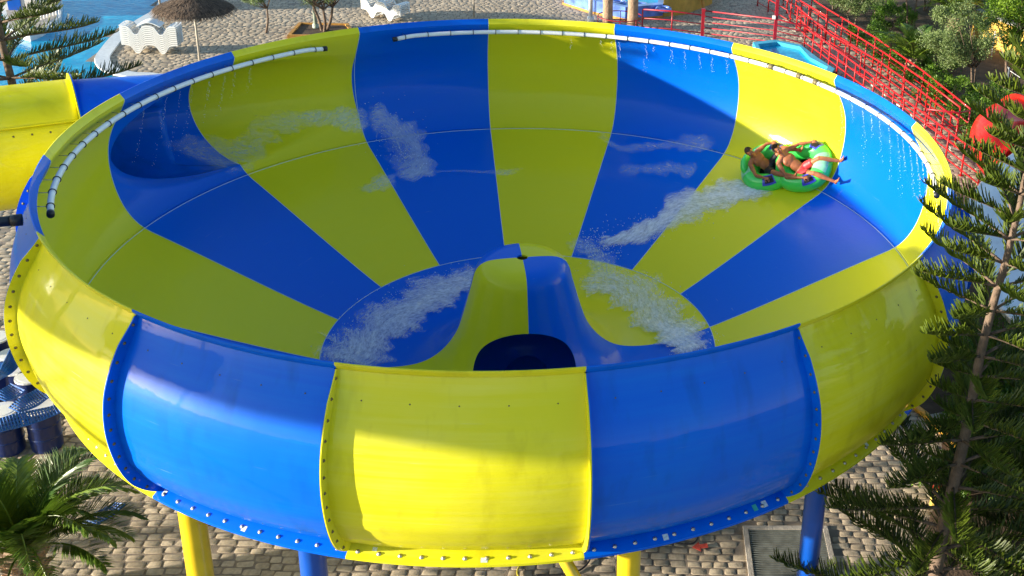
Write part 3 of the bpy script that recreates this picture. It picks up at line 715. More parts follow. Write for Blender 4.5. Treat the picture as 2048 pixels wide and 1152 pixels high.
# =================================================================== PLAY POOL, OCHRE BLOCK
M_infl = pmat('violet_blue_vinyl', (.12, .22, .62), .12, var=.5, scale=2.2, coat=.7)
pg = empty('play_pool', P3(1240, 34)); tag(pg, 'shiny violet and blue play pool with an orange foot, behind the two palm trunks', 'play pool')
P = [P3(*q) - pg.location for q in ((1128, 10), (1178, 26), (1250, 42), (1325, 36), (1332, -10), (1250, -40), (1150, -25))]
v, f, I = ringwall(P, .35, .62, .1); o = mk('pool_side', v, f, M_infl, pg); fixn(o)
v, f, I2 = ringwall([p * 1.03 for p in P], .3, .11, 0); o = mk('foot_kerb', v, f, M_orange, pg); fixn(o)
mk('water', [(p.x, p.y, .45) for p in I], [tuple(range(len(I)))], M_water, pg)
for (x0, y0) in ((-.1, .6), (.9, .2), (1.9, -.2)):
    mb = MB(); v, f = sweep([(x0 + .28 * math.cos(a), y0 + .28 * math.sin(a), .50) for a in np.linspace(0, 2 * PI, 17)[:-1]], .09, 10, closed=True); mb.add(v, f); o = mb.obj('swim_ring', M_infl, None, True)
    o.location = pg.location; tag(o, {-.1: 'pale violet swim ring floating at the left in the play pool', .9: 'pale violet swim ring floating in the middle of the play pool', 1.9: 'pale violet swim ring floating at the right in the play pool'}[x0], 'swim ring', 'swim rings in the play pool')
oc = empty('ochre_block', P3(1380, 28)); tag(oc, 'ochre rendered block with a slanting wooden prop beyond the railings', 'low wall')
P = [P3(*q) - oc.location for q in ((1326, 34), (1368, 30), (1424, 8), (1420, -30), (1330, -20))]
v = [(p.x, p.y, 0) for p in P] + [(p.x, p.y, .95) for p in P]; f = [(i, (i + 1) % 5, 5 + (i + 1) % 5, 5 + i) for i in range(5)] + [(5, 6, 7, 8, 9)]
o = mk('block', v, f, M_ochre, oc); fixn(o); o.modifiers.new('b', 'BEVEL').width = .03
MB().tube([P3(1408, 22) - oc.location, P3(1400, 20) - oc.location + Vector((0, .2, .9))], .07, 8).obj('prop', M_orange, oc)
# ring rail round the palms
rr = empty('tree_guard', P3(1240, 55)); tag(rr, 'round dark red rail guarding the foot of the two palms', 'tree guard')
c = Vector((0, 0, 0))
for z in (.12, .5): MB().tube([(.95 * math.cos(a), .85 * math.sin(a), z) for a in np.linspace(0, 2 * PI, 25)[:-1]], .022, 6, closed=True).obj('hoop', M_dred, rr, True)
for a in np.linspace(0, 2 * PI, 9)[:-1]: MB().tube([(.95 * math.cos(a), .85 * math.sin(a), 0), (.95 * math.cos(a), .85 * math.sin(a), .5)], .018, 6).obj('upright', M_dred, rr, True)
# =================================================================== RED FLUME AND WHITE CHUTE AT THE RIGHT
M_redgel = gelcoat('red_gelcoat', (.50, .012, .006), (.5, .08, .06), .5)
rf = empty('red_tube_slide', (13.15, 10.3, 0)); tag(rf, 'glossy red tube slide bend behind the upright conifer at the right', 'water slide')
cl2 = interp([(5.5, 4.5, 1.4), (3.6, 5.4, 1.4), (1.9, 5.6, 1.4), (.55, 4.6, 1.35), (0.1, 3.0, 1.25), (.6, 1.2, 1.1), (2.0, -.2, 1.0), (4.5, -.8, .95)], 6)
for i, (a, b) in enumerate(((0, 14), (14, 28), (28, 43))):
    MB().tube(cl2[a:b + 1] if b < 43 else cl2[a:], .78, 28, cap=False).obj('tube_section', M_redgel, rf, True)
    c = Vector(cl2[a]); t_ = (Vector(cl2[a + 1]) - c).normalized(); MB().tube([c - t_ * .03, c + t_ * .03], .9, 28).obj('ring_flange', M_redgel, rf)
for i in (4, 22, 40): MB().tube([(cl2[i][0], cl2[i][1], 0), (cl2[i][0], cl2[i][1], cl2[i][2] - .7)], .12, 12).obj('support_column', M_red, rf, True)
M_wgel = gelcoat('white_gelcoat', (.86, .87, .88), (.7, .72, .75), .3)
wc = empty('white_chute', (12.2, 6.5, 0)); tag(wc, 'broad white open chute sloping down behind the tall conifer', 'water slide')
path = [(5, 3.6, 3.6), (2.5, 2.6, 2.9), (.3, 1.2, 2.2), (-.9, -.6, 1.4), (-.7, -3.0, .9), (.6, -5.6, .6)]
path = interp(path, 5); rows = []
for i, p in enumerate(path):
    a = Vector(path[max(i - 1, 0)]); b = Vector(path[min(i + 1, len(path) - 1)]); t_ = (b - a); t_.z = 0; t_.normalize(); s_ = Vector((t_.y, -t_.x, 0))
    rows.append([tuple(Vector(p) + s_ * x_ + Vector((0, 0, z_))) for (x_, z_) in ((-1.25, .55), (-1.15, .6), (-1.05, .5), (-.85, .1), (0, 0), (.85, .1), (1.05, .5), (1.15, .6), (1.25, .55))])
v, f = grid(rows); o = mk('chute', v, f, M_wgel, wc, True); o.modifiers.new('s', 'SOLIDIFY').thickness = .04
for i in (3, 11, 19): MB().tube([(path[i][0], path[i][1], 0), (path[i][0], path[i][1], path[i][2] - .02)], .11, 12).obj('support_column', M_white, wc, True)
wb = empty('retaining_wall', (11.7, 4.2, 0)); tag(wb, 'grey rendered retaining wall low behind the tall conifer', 'wall')
mb = MB(); mb.box((1.8, -.6, .75), (.3, 9.5, 1.5), -.35); mb.obj('wall_body', pmat('grey_render', (.36, .38, .40), .85, var=.2, scale=3), wb); mb = MB(); mb.box((1.8, -.6, 1.54), (.4, 9.6, .07), -.35); mb.obj('coping', M_conc, wb)
ow = empty('garden_wall', P3(1975, 110)); tag(ow, 'sunlit ochre garden wall with pale coping under the trees at top right', 'wall')
a, b = P3(1945, 78) - ow.location, P3(2110, 150) - ow.location; d = (b - a); ang = math.atan2(d.y, d.x); mid = (a + b) / 2
mb = MB(); mb.box((mid.x, mid.y, .65), (d.length, .22, 1.3), ang); mb.obj('wall_body', M_ochre, ow); mb = MB(); mb.box((mid.x, mid.y, 1.34), (d.length, .32, .07), ang); mb.obj('coping', M_conc, ow)
# rope barrier
rb = empty('rope_barrier', P3(2010, 190)); tag(rb, 'white rope strung between thin pale stakes in front of the garden wall', 'barrier')
pp_ = [P3(1983, 112), P3(2010, 190), P3(2045, 215)]
for p_ in pp_: q_ = p_ - rb.location; MB().tube([q_, q_ + Vector((0, 0, 1.1))], .025, 6).obj('stake', M_white, rb, True)
MB().tube([p_ - rb.location + Vector((0, 0, 1.0)) for p_ in pp_], .012, 5).obj('rope', M_white, rb)
# =================================================================== POOL FAR SIDE
pb = empty('pool_island', (-22.5, 27.0, 0)); tag(pb, 'cobbled pool island with white balustrade and a short blue post, behind the left conifer', 'pool island')
P = [P3(*q) - pb.location for q in ((12, 62), (60, 76), (84, 66), (122, 40), (125, 5), (0, 0))]
v = [(p.x, p.y, -.3) for p in P] + [(p.x, p.y, .12) for p in P]; n = len(P); f = [(i, (i + 1) % n, n + (i + 1) % n, n + i) for i in range(n)] + [tuple(range(n, 2 * n))]
o = mk('island_deck', v, f, M_cop, pb); fixn(o)
c = sum(P, Vector()) / n; mk('deck_paving', [(c.x + (p.x - c.x) * .86, c.y + (p.y - c.y) * .86, .128) for p in P], [tuple(range(n))], M_conc, pb)
q_ = P3(66, 63) - pb.location; MB().tube([q_, q_ + Vector((0, 0, .5))], .085, 12).obj('post', M_cyan, pb, True)
a, b = P3(72, 50) - pb.location, P3(120, 34) - pb.location
for t_ in np.linspace(0, 1, 9): p_ = a.lerp(b, t_); MB().tube([p_, p_ + Vector((0, 0, .42))], .025, 6).obj('baluster', M_white, pb, True)
MB().tube([a + Vector((0, 0, .44)), b + Vector((0, 0, .44))], .035, 6).obj('handrail', M_white, pb)
hut = empty('pool_hut', P3(30, 12)); tag(hut, 'pale hut with blue trim at the top left corner beyond the pool', 'hut')
mb = MB(); mb.box((0, 0, 1.2), (2.6, 2.0, 2.4)); mb.obj('wall', pmat('pale_render', (.55, .52, .5), .85, var=.15), hut); mb = MB(); mb.box((0, 0, 2.45), (2.9, 2.3, .12)); mb.obj('roof', M_white, hut); mb = MB(); mb.box((.5, -1.01, .95), (.5, .05, 1.9)); mb.obj('door', M_bpaint, hut)
# =================================================================== DRUMS AND BLUE MATS AT THE LEFT
M_drum = pmat('dark_blue_drum_plastic', (.004, .018, .10), .35, var=.2, coat=.2)
M_mat = pmat('blue_perforated_plastic', (.005, .10, .38), .35, var=.25, scale=5, coat=.3)
def drum(u, v, lb, h=.86, lid=True):
    p = P3(u, v, 0); r_ = empty('plastic_drum', p); tag(r_, lb, 'drum', 'blue drums stored left of the bowl')
    MB().tube([(0, 0, 0), (0, 0, .03), (0, 0, h * .33), (0, 0, h * .35), (0, 0, h * .37), (0, 0, h * .65), (0, 0, h * .67), (0, 0, h * .69), (0, 0, h)], [.25, .27, .28, .295, .28, .28, .295, .28, .26], 24).obj('barrel', M_drum, r_, True).modifiers.new('e', 'EDGE_SPLIT')
    MB().tube([(0, 0, h), (0, 0, h + .035)], .27, 24).obj('rim', M_white if lid else M_drum, r_)
    MB().tube([(0, 0, h + .036), (0, 0, h + .04)], .215, 24).obj('lid', M_white if lid else M_mat, r_)
    return r_
for (u, v, lb) in ((96, 893, 'dark blue white lidded drum at the right end, nearest the palm'), (20, 900, 'dark blue drum with a white lid at the bottom left of the pile'), (48, 812, 'dark blue drum with a wide white rim in the middle of the pile'), (75, 830, 'dark blue drum half hidden behind the yellow panel edge'), (10, 815, 'dark blue drum at the far left, blue mats across its top'), (38, 785, 'dark blue drum behind the wide white rimmed one'), (5, 750, 'dark blue drum at the back left of the pile')):
    drum(u, v, lb, lid=(u != 10))
def matp(P, lb, mesh_slots=True):
    """a flat perforated plastic grid, bent over what it lies on"""
    c = sum((Vector(p) for p in P), Vector()) / 4; base = Vector((c.x, c.y, 0)); r_ = empty('plastic_mat', base); tag(r_, lb, 'plastic mat', 'blue perforated mats on the drums')
    A, B, C_, D = [Vector(p) - base for p in P]; n = max(4, int((B - A).length / .05)); m = max(4, int((D - A).length / .07)); mb = MB()
    def pt(s, t): return A.lerp(B, s).lerp(D.lerp(C_, s), t) + Vector((0, 0, .03 * math.sin(s * 5 + t * 2)))
    for i in range(n + 1):
        mb.tube([pt(i / n, t / 4) for t in range(5)], .017, 4)
    o = mb.obj('mat_ribs', M_mat, r_)
    mb = MB()
    for j in range(m + 1): mb.tube([pt(s / 6, j / m) for s in range(7)], .013, 4)
    for j in (0, 1):
        rws = [[tuple(pt(s / 10, j * .84 + t)) for s in range(11)] for t in (0, .16)]; vv_, ff_ = grid(rws); mb.add(vv_, ff_)
    o = mb.obj('mat_edges', M_mat, r_); return r_
def g3(u, v, z): q = gp(u, v, z); return Vector((q.x, q.y, z))
matp([g3(-20, 845, 1.0), g3(118, 806, 1.02), g3(128, 824, .93), g3(-15, 870, .93)], 'long blue perforated mat lying across the front drums')
matp([g3(18, 815, 1.02), g3(78, 772, 1.1), g3(100, 795, 1.0), g3(40, 828, .95)], 'ribbed blue grey mat slanting up behind the long front mat')
matp([g3(-10, 770, 1.05), g3(22, 690, 1.1), g3(45, 725, 1.0), g3(0, 762, .98)], 'bright blue mat standing at the back of the pile by the yellow panel')
matp([g3(-10, 795, 1.0), g3(20, 765, 1.05), g3(50, 783, 1.0), g3(12, 805, .95)], 'folded blue mat left of the wide white rimmed drum')
matp([g3(165, 1045, .06), g3(228, 1003, .06), g3(250, 1010, .05), g3(190, 1055, .05)], 'blue mat lying on the paving right of the palm')
# supply pipe ------------------------------------------------------------------
sp_ = empty('supply_pipe', (-7.95, -4.0, 0)); tag(sp_, 'black water pipe rising at the left edge and elbowing into the blue rim', 'pipe')
b0 = Vector((-7.95, -4.0, 0)); a0_ = Vector(PC(7.62, -152.5, -.12)) - b0; dn_ = Vector((-1.5, -.4, a0_.z + b0.z - .02)) ; dn_.z = a0_.z - .02
MB().tube([a0_, a0_ + (dn_ - a0_) * .5, dn_, dn_ + Vector((-.03, 0, -.05)), Vector((dn_.x - .05, dn_.y, dn_.z - .2)), Vector((dn_.x - .05, dn_.y, 0))], .075, 14).obj('pipe_run', M_black, sp_, True)
for z in (5.0, 2.4): MB().tube([(dn_.x - .05, dn_.y, z), (dn_.x - .05, dn_.y, z + .12)], .1, 14).obj('coupling', M_black, sp_, True)
MB().tube([a0_, a0_ + (dn_ - a0_) * .05], .088, 14).obj('pipe_end', M_black, sp_, True)
# =================================================================== FRONT GROUND DETAILS
gr = empty('drain_grate', (4.9, -3.2, 0)); tag(gr, 'rectangular slotted steel drain grate in the cobbles behind the blue column', 'drain grate')
M_dark = pmat('dark_drain', (.008, .008, .008), .9)
mb = MB(); mb.box((0, 0, -.02), (1.5, 1.5, .03)); mb.obj('pit', M_dark, gr)
mb = MB()
for (c, d) in (((0, .73, .015), (1.54, .09, .05)), ((0, -.73, .015), (1.54, .09, .05)), ((.73, 0, .014), (.09, 1.37, .048)), ((-.73, 0, .014), (.09, 1.37, .048))): mb.box(c, d)
mb.obj('grate_frame', M_conc, gr)
mb = MB()
for i in range(24): mb.box((0, -.655 + i * .057, .014), (1.36, .026, .03))
mb.obj('bars', pmat('worn_steel', (.26, .27, .24), .5, .5, .3), gr)
def hose(pts, r_, mat, lb):
    P = [g3(u, v, .03) for (u, v) in pts]; b_ = P[0].copy(); P = interp([tuple(p - b_ + Vector((0, 0, .012 * (i % 2)))) for i, p in enumerate(P)], 6); o = MB().tube(P, r_, 7).obj('hose', mat, None, True); o.location = b_; tag(o, lb, 'hose')
M_hose = pmat('dark_hose', (.02, .018, .02), .5)
hose([(1240, 1105), (1300, 1095), (1345, 1080), (1370, 1060), (1395, 1070), (1385, 1088), (1350, 1085), (1330, 1072), (1360, 1062), (1400, 1060), (1425, 1055), (1420, 1065)], .016, M_hose, 'thin black hose looping on the cobbles between the two right columns')
hose([(1060, 1175), (1035, 1150), (1045, 1125), (1070, 1112)], .018, pmat('yellow_hose_skin', (.5, .42, .04), .45), 'thin yellow hose curling out under the front flange')
hose([(1072, 1150), (1120, 1150), (1160, 1140), (1180, 1118), (1165, 1100), (1150, 1085)], .017, M_hose, 'dark hose running beneath the seam of the front yellow panel')
# red painted arrow
aw = g3(1402, 1096, 0); mb = MB(); ar = [(-.16, 0), (-.02, .13), (-.02, .05), (.12, .07), (.12, -.04), (-.02, -.05), (-.02, -.12)]
mb.add([(x * 1, y * 1, .036) for (x, y) in ar] + [(x, y, .03) for (x, y) in ar], [tuple(range(7))] + [(i, (i + 1) % 7, 7 + (i + 1) % 7, 7 + i) for i in range(7)]); o = mb.obj('painted_arrow', pmat('red_road_paint', (.45, .05, .03), .8, var=.3, scale=20)); o.location = (aw.x, aw.y, .0); o.rotation_euler = (0, 0, .1); tag(o, 'red arrow painted on the cobbles right of the yellow column', 'painted arrow')
kb = [g3(1826, 815, 0), g3(1856, 838, 0), g3(1890, 872, 0), g3(1912, 905, 0)]; bb_ = kb[0].copy()
o = MB().tube([p - bb_ + Vector((0, 0, .05)) for p in kb], .075, 8).obj('kerb_pipe', pmat('orange_yellow_paint', (.55, .28, .02), .5, var=.2), None, True); o.location = bb_; tag(o, 'orange yellow pipe kerb along the shaded bed at the right', 'kerb')
kb = [g3(1862, 842, 0), g3(1930, 830, 0), g3(2120, 828, 0)]; bb_ = kb[0].copy(); mb = MB()
for a, b in zip(kb, kb[1:]): d = b - a; mb.box((a + b) / 2 - bb_ + Vector((0, 0, .06)), (d.length, .14, .12), math.atan2(d.y, d.x))
o = mb.obj('concrete_kerb', M_conc); o.location = bb_; tag(o, 'pale concrete kerb crossing the shaded bed behind the conifer trunk', 'kerb')
bo = empty('bollard', g3(1868, 1010, 0)); tag(bo, 'short yellow bollard with a red top behind the right conifer', 'bollard'); MB().tube([(0, 0, 0), (0, 0, .4), (0, 0, .42)], [.09, .09, .085], 16).obj('shaft', pmat('pale_yellow_paint', (.7, .52, .12), .4), bo, True); MB().tube([(0, 0, .42), (0, 0, .5), (0, 0, .54)], [.1, .1, .05], 16).obj('top', M_red, bo, True)
# =================================================================== PLANTS
M_bark = pmat('grey_brown_bark', (.14, .095, .065), .9, var=.35, scale=9, bump=.9, bscale=24)
M_palmbark = pmat('palm_trunk_bark', (.30, .20, .13), .9, var=.4, scale=5, bump=1, bscale=14)
def leafm(n, a, b, tr=.3, rough=.45): return pmat(n, None, rough, var=.15, scale=3, tone=(a, b), trans=tr)
M_arau = leafm('conifer_needles', (.014, .042, .005), (.135, .185, .012), .22)
M_olive = leafm('olive_leaves', (.08, .13, .03), (.26, .34, .12), .25, .5)
M_citrus = leafm('glossy_broad_leaves', (.05, .14, .008), (.25, .38, .02), .45, .5)
M_hedge = leafm('dark_hedge_leaves', (.03, .10, .008), (.18, .32, .02), .42, .45)
M_palm = leafm('palm_leaflets', (.025, .08, .008), (.17, .25, .025), .22, .38)
def arau(base, height, r0, label, z_lo, whorl, blen, seed, lean=(0, 0), clear=None, dens=1.0):
    rg = random.Random(seed); root = empty('conifer_tree', base); tag(root, label, 'tree', 'whorled conifers')
    n = 14; lf = lambda t: max(0, t) ** 1.8; tr = [Vector((lean[0] * lf(i / n) + .03 * math.sin(i * 1.3), lean[1] * lf(i / n) + .03 * math.cos(i), height * i / n)) for i in range(n + 1)]
    MB().tube(tr, [r0 * (1 - .85 * i / n) for i in range(n + 1)], 12).obj('trunk', M_bark, root, True)
    z = z_lo; V = []; F = []; T = []; WV = MB(); wi = 0
    def rope(p, d, L_, up, r_, tone):
        k = 4; pts = []; dd = d.copy()
        for i in range(k + 1): pts.append(p + dd * (L_ * i / k)); dd = (dd + up * .16).normalized()
        # follow the curl properly
        pts = [p]; dd = d.copy()
        for i in range(k): pts.append(pts[-1] + dd * (L_ / k)); dd = (dd + up * .22).normalized()
        v, f = sweep(pts, [r_, r_ * 1.1, r_ * 1.1, r_ * 1.05, r_ * .55], 3, False); b_ = len(V); V.extend(v); F.extend([tuple(i + b_ for i in q) for q in f])
        T.extend([max(0, min(1, tone + .12 * (i // 3) / 4)) for i in range(len(v))])
    while z < height - .12:
        fr = (z - z_lo) / (height - z_lo); nb = rg.choice((5, 6)) if dens >= 1 else 5; a0 = rg.random() * 6.28
        for j in range(nb):
            a = a0 + j * 2 * PI / nb + rg.uniform(-.16, .16); L_ = blen(fr) * rg.uniform(.82, 1.12)
            d = Vector((math.cos(a), math.sin(a), 0)); st = Vector((lean[0] * lf(z / height), lean[1] * lf(z / height), z))
            if clear: L_ = min(L_, clear(base + st, d))
            if L_ < .25: continue
            pts = []; m = 8; elev = .26 + .30 * fr + rg.uniform(-.06, .06)
            for i in range(m + 1):
                t = i / m; pts.append(st + d * (L_ * t) + Vector((0, 0, L_ * (elev * t - .24 * t * t + .16 * t ** 3.5))))
            rb = .010 + .010 * L_; v, f = sweep(pts, [rb * (1 - .75 * i / m) for i in range(m + 1)], 5); WV.add(v, f)
            side = Vector((-d.y, d.x, 0)); step = .0175; s = L_ * (.16 if L_ > 1 else .12); q = 0; bt = rg.uniform(.25, .7)
            while s < L_:
                t = s / L_; x = t * m; i = min(m - 1, int(x)); p = pts[i].lerp(pts[i + 1], x - i); td = (pts[i + 1] - pts[i]).normalized()
                env = math.sin(min(1, (t - .1) * 2.2) * PI / 2) * (1 - .62 * t ** 3)
                for sg in (-1, 1):
                    ll = (.14 + .17 * L_ ** .6) * env * rg.uniform(.6, 1.2)
                    dd = (td * rg.uniform(.3, .6) + side * sg * rg.uniform(.35, .95) + Vector((0, 0, rg.uniform(.1, .8)))).normalized()
                    rope(p, dd, ll, Vector((0, 0, 1)), .0092, bt + rg.uniform(-.22, .22))
                s += step / dens; q += 1
            rope(pts[-1], (pts[-1] - pts[-2]).normalized(), .12, Vector((0, 0, 1)), .009, .8)
        z += whorl * rg.uniform(.88, 1.1) * (1 - .25 * fr); wi += 1
    rope(Vector((lean[0], lean[1], height - .1)), Vector((0, 0, 1)), .35, Vector((0, 0, 1)), .012, .8)
    WV.obj('branches', M_bark, root, True)
    mk('foliage', V, F, M_arau, root, attr=T)
    return root
def clr(p, d):
    """keep right-hand branches out of the bowl while it is level with them"""
    for L_ in np.arange(.2, 3.2, .1):
        q = p + d * L_
        if 3.4 < q.z < 6.75 and math.hypot(q.x, q.y) < (8.35 if q.z < 6.4 else 7.9): return L_ - .12
    return 9
arau(Vector((6.6, -5.8, 0)), 10.1, .125, 'tall whorled conifer standing in front of the right side of the bowl', 1.3, .40, lambda f: 1.45 * (1 - f) + .72, 3, (.52, .1), clr, .85)
arau(Vector((-11.55, 6.0, 0)), 10.2, .14, 'whorled conifer behind the yellow tube slide at the left edge', 4.2, .46, lambda f: 2.3 * (1 - f) ** .6 + .3, 11, (0, 0), None, .72)
arau(Vector((9.0, -5.6, 0)), 7.6, .10, 'smaller dark conifer at the bottom right corner', .6, .38, lambda f: 1.9 * (1 - f) ** .6 + .2, 5, (0, 0))
arau(Vector((10.6, -2.6, 0)), 6.4, .09, 'dark conifer half out of the picture at the right edge', .6, .38, lambda f: 2.1 * (1 - f) ** .6 + .2, 15, (0, 0))
# palms ------------------------------------------------------------------------
def palm(base, trunk_h, trunk_r, nf, FL, label, seed, group=None, droop=1.0, bark=None):
    rg = random.Random(seed); root = empty('palm_tree', base); tag(root, label, 'palm tree', group)
    n = 12; mb = MB(); mb.tube([Vector((.02 * math.sin(i), 0, trunk_h * i / n)) for i in range(n + 1)], [trunk_r * (1.12 if i == 0 else 1 + .05 * (i % 2)) for i in range(n + 1)], 18); mb.obj('trunk', bark or M_palmbark, root, True)
    # stubs of cut leaf bases
    mb = MB()
    for i in range(60):
        a = i * 2.4; z = trunk_h - .02 - (i / 60) * min(.7, trunk_h * .8); d = Vector((math.cos(a), math.sin(a), .9)).normalized(); p = Vector((math.cos(a) * trunk_r * .9, math.sin(a) * trunk_r * .9, z)); mb.tube([p, p + d * .16], [.05, .025], 5)
    mb.obj('leaf_bases', M_palmbark, root)
    for i in range(nf):
        V = []; F = []; T = []
        a = i * 2.39996 + rg.uniform(-.15, .15); u = i / nf; el = R(86 - 56 * u ** .9 + rg.uniform(-6, 6)); L_ = FL * rg.uniform(.82, 1.08) * (.8 + .2 * math.sin(u * PI)); m = 12
        d = Vector((math.cos(a), math.sin(a), 0)); pts = [Vector((0, 0, trunk_h)) + d * trunk_r * .4]; e = el
        for j in range(m): pts.append(pts[-1] + (d * math.cos(e) + Vector((0, 0, math.sin(e)))) * (L_ / m)); e -= droop * (.055 + .11 * (j / m)) * (1.25 - .3 * u)
        v, f = sweep(pts, [.022 * (1 - .8 * j / m) + .003 for j in range(m + 1)], 5, True); V += v; F += f; T += [.85] * len(v)
        side = Vector((-d.y, d.x, 0)); nl = int(58 * FL / 2); tone = rg.uniform(.2, .8)
        for j in range(nl):
            t = .13 + .87 * j / nl; x = t * m; k = min(m - 1, int(x)); p = pts[k].lerp(pts[k + 1], x - k); td = (pts[k + 1] - pts[k]).normalized(); upv = td.cross(side) * -1
            if upv.z < 0: upv = -upv
            ll = FL * .235 * math.sin(min(1, .25 + t * 1.4) * PI / 2) * (1 - .75 * max(0, t - .55) / .45) * rg.uniform(.85, 1.1)
            for sg in (-1, 1):
                dd = (td * (.55 + .5 * t) + side * sg * .85 + upv * rg.uniform(.15, .5)).normalized()
                wv = (upv * .5 + td * .8); wv = (wv - dd * wv.dot(dd)).normalized() * (.009 + .004 * FL)
                p1 = p + dd * ll * .5; p2 = p + dd * ll + Vector((0, 0, -ll * .10)); b_ = len(V)
                V += [p - wv * .5, p + wv * .5, p1 + wv, p1 - wv, p2]; F += [(b_, b_ + 1, b_ + 2, b_ + 3), (b_ + 3, b_ + 2, b_ + 4)]
                tt = max(0, min(1, tone + rg.uniform(-.15, .15))); T += [tt] * 5
        mk('frond', V, F, M_palm, root, attr=T)
    return root
palm(Vector((-7.3, -4.2, 0)), 1.0, .26, 30, 2.15, 'young date palm with arching feathery fronds at the bottom left corner', 4, droop=1.35)
palm(P3(1214, 58), 6.2, .21, 14, 2.3, 'left one of two palms whose brown trunks stand inside the round guard', 8, 'palms in the round guard')
palm(P3(1264, 60), 6.4, .22, 14, 2.3, 'right one of two palms whose brown trunks stand inside the round guard', 9, 'palms in the round guard')
palm(P3(1822, 160), .9, .26, 18, 1.9, 'stout palm with pale arching fronds among the bushes at top right', 10)
palm(P3(1905, 85), 1.1, .25, 18, 2.2, 'palm with broad fronds behind the pale olive tree at top right', 13)
# broad-leaved crowns ------------------------------------------------------------
def crown(root, c, rad, n, ls, mat, seed, clumps=26, name='crown'):
    rg = np.random.default_rng(seed); c = np.array(c, float); rad = np.array(rad, float)
    d = rg.normal(size=(clumps, 3)); d /= np.linalg.norm(d, axis=1)[:, None]; cc = c + d * rad * (rg.uniform(.35, 1.0, (clumps, 1)) ** .5); cs = rg.uniform(.16, .34, clumps) * rad.mean()
    ci = rg.integers(0, clumps, n); off = rg.normal(size=(n, 3)); off /= np.linalg.norm(off, axis=1)[:, None]; P = cc[ci] + off * cs[ci, None] * rg.uniform(.3, 1.05, (n, 1))
    ax = rg.normal(size=(n, 3)) + off * .6 + np.array([0, 0, .3]); ax /= np.linalg.norm(ax, axis=1)[:, None]; bx = np.cross(ax, rg.normal(size=(n, 3))); bx /= np.linalg.norm(bx, axis=1)[:, None]
    l = ls * rg.uniform(.7, 1.3, (n, 1)); w_ = l * rg.uniform(.32, .45, (n, 1)); nx = np.cross(ax, bx)
    V = np.stack([P, P + ax * l * .5 + bx * w_ * .5 + nx * l * .06, P + ax * l, P + ax * l * .5 - bx * w_ * .5 + nx * l * .06], 1).reshape(-1, 3); b = np.arange(n)[:, None] * 4
    F = np.concatenate([b, b + 1, b + 2, b + 3], 1); ct = rg.uniform(.1, .8, clumps)
    T = np.repeat(np.clip(ct[ci] + rg.normal(0, .18, n), 0, 1), 4)
    V[:, 2] = np.maximum(V[:, 2], .03)
    mk(name, V, F, mat, root, attr=T); return cc
def tree(base, h, rad, n, ls, mat, label, seed, name='leafy_tree', cat='tree', stems=2, spread=.3, group=None, clumps=26, tr=.05, off=(0, 0)):
    root = empty(name, base); tag(root, label, cat, group); rg = random.Random(seed)
    cc = crown(root, (off[0], off[1], h), rad, n, ls, mat, seed, clumps); mb = MB()
    for s in range(stems):
        a = s * 2 * PI / stems + rg.random(); k = Vector((math.cos(a) * spread, math.sin(a) * spread, h * .55)); p0 = Vector((math.cos(a) * tr, math.sin(a) * tr, -.02))
        mb.tube(interp([tuple(p0), tuple(p0.lerp(k, .5) + Vector((.06, -.04, 0))), tuple(k)], 4), [tr * (1 - .05 * i) for i in range(9)], 9)
        for q in cc[s::stems][:9]:
            q = Vector(q); mb.tube([k, k.lerp(q, .5) + Vector((rg.uniform(-.1, .1), rg.uniform(-.1, .1), -.06)), q], [tr * .5, tr * .3, tr * .1], 5)
    mb.obj('trunk', M_bark, root, True)
    return root
tree(P3(648, 66), 1.95, (1.35, .9, .62), 9000, .075, M_olive, 'olive tree with forked trunk in the orange edged planter', 21, 'olive_tree', stems=3, spread=.4, clumps=34, tr=.07)
tree(P3(530, 66), 1.75, (.85, .7, .55), 4200, .075, M_olive, 'small olive tree left of the orange edged planter, half out at the top', 22, 'olive_tree', stems=1, spread=.2, clumps=18)
tree(P3(1938, 212), 2.7, (1.35, 1.15, 1.15), 15000, .085, M_olive, 'pale silvery olive tree with twin stems right of the ramp railings', 23, 'olive_tree', spread=.12, clumps=40, tr=.055, off=(-.75, .1))
tree(P3(1700, 72), 2.0, (1.25, 1.0, 1.0), 9000, .08, M_olive, 'grey green bushy olive beside the head of the ramp', 24, 'olive_tree', clumps=30)
tree(P3(1815, 62), 3.0, (1.5, 1.3, 1.1), 9000, .10, M_citrus, 'bright leafy tree with pale forked branches above the ramp at the top', 25, clumps=28)
tree(P3(2010, 190), 3.4, (1.7, 1.5, 1.2), 13000, .12, M_citrus, 'broad yellow green tree overhanging the garden wall', 26, clumps=34, tr=.07)
tree(P3(2085, 190), 3.6, (1.9, 1.6, 1.3), 10000, .12, M_citrus, 'broad yellow green tree at the top right corner', 27, clumps=30, tr=.07)
tree(P3(1900, 40), 2.6, (1.6, 1.3, 1.0), 8000, .11, M_citrus, 'yellow green tree behind the palm fronds at the top edge', 28, clumps=26)
for i, (u, v, rx, h) in enumerate(((1733, 92, .9, .75), (1778, 124, 1.0, .85), (1815, 155, .95, .8), (1857, 192, 1.05, .85), (1905, 228, 1.1, .95), (1950, 262, 1.1, .9), (1990, 240, 1.1, 1.0), (1870, 140, 1.2, 1.0), (1780, 60, 1.1, .9), (1985, 300, .9, .7))):
    nm = ['by the head of the ramp', 'second up along the tall red railing', 'below the leaning palm', 'at the middle of the tall red railing', 'under the pale olive tree', 'at the foot of the ramp', 'right of the olive stems', 'behind the pale olive tree', 'behind the ramp head bushes', 'nearest the red tube slide'][i]
    tree(P3(u, v), h * .72, (rx, rx * .9, h * .62), 5600, .085, M_hedge, f'dark glossy leaved bush {nm}', 40 + i, 'garden_bush', 'bush', stems=1, spread=.1, group='bushes in the planted bed', clumps=30, tr=.03)
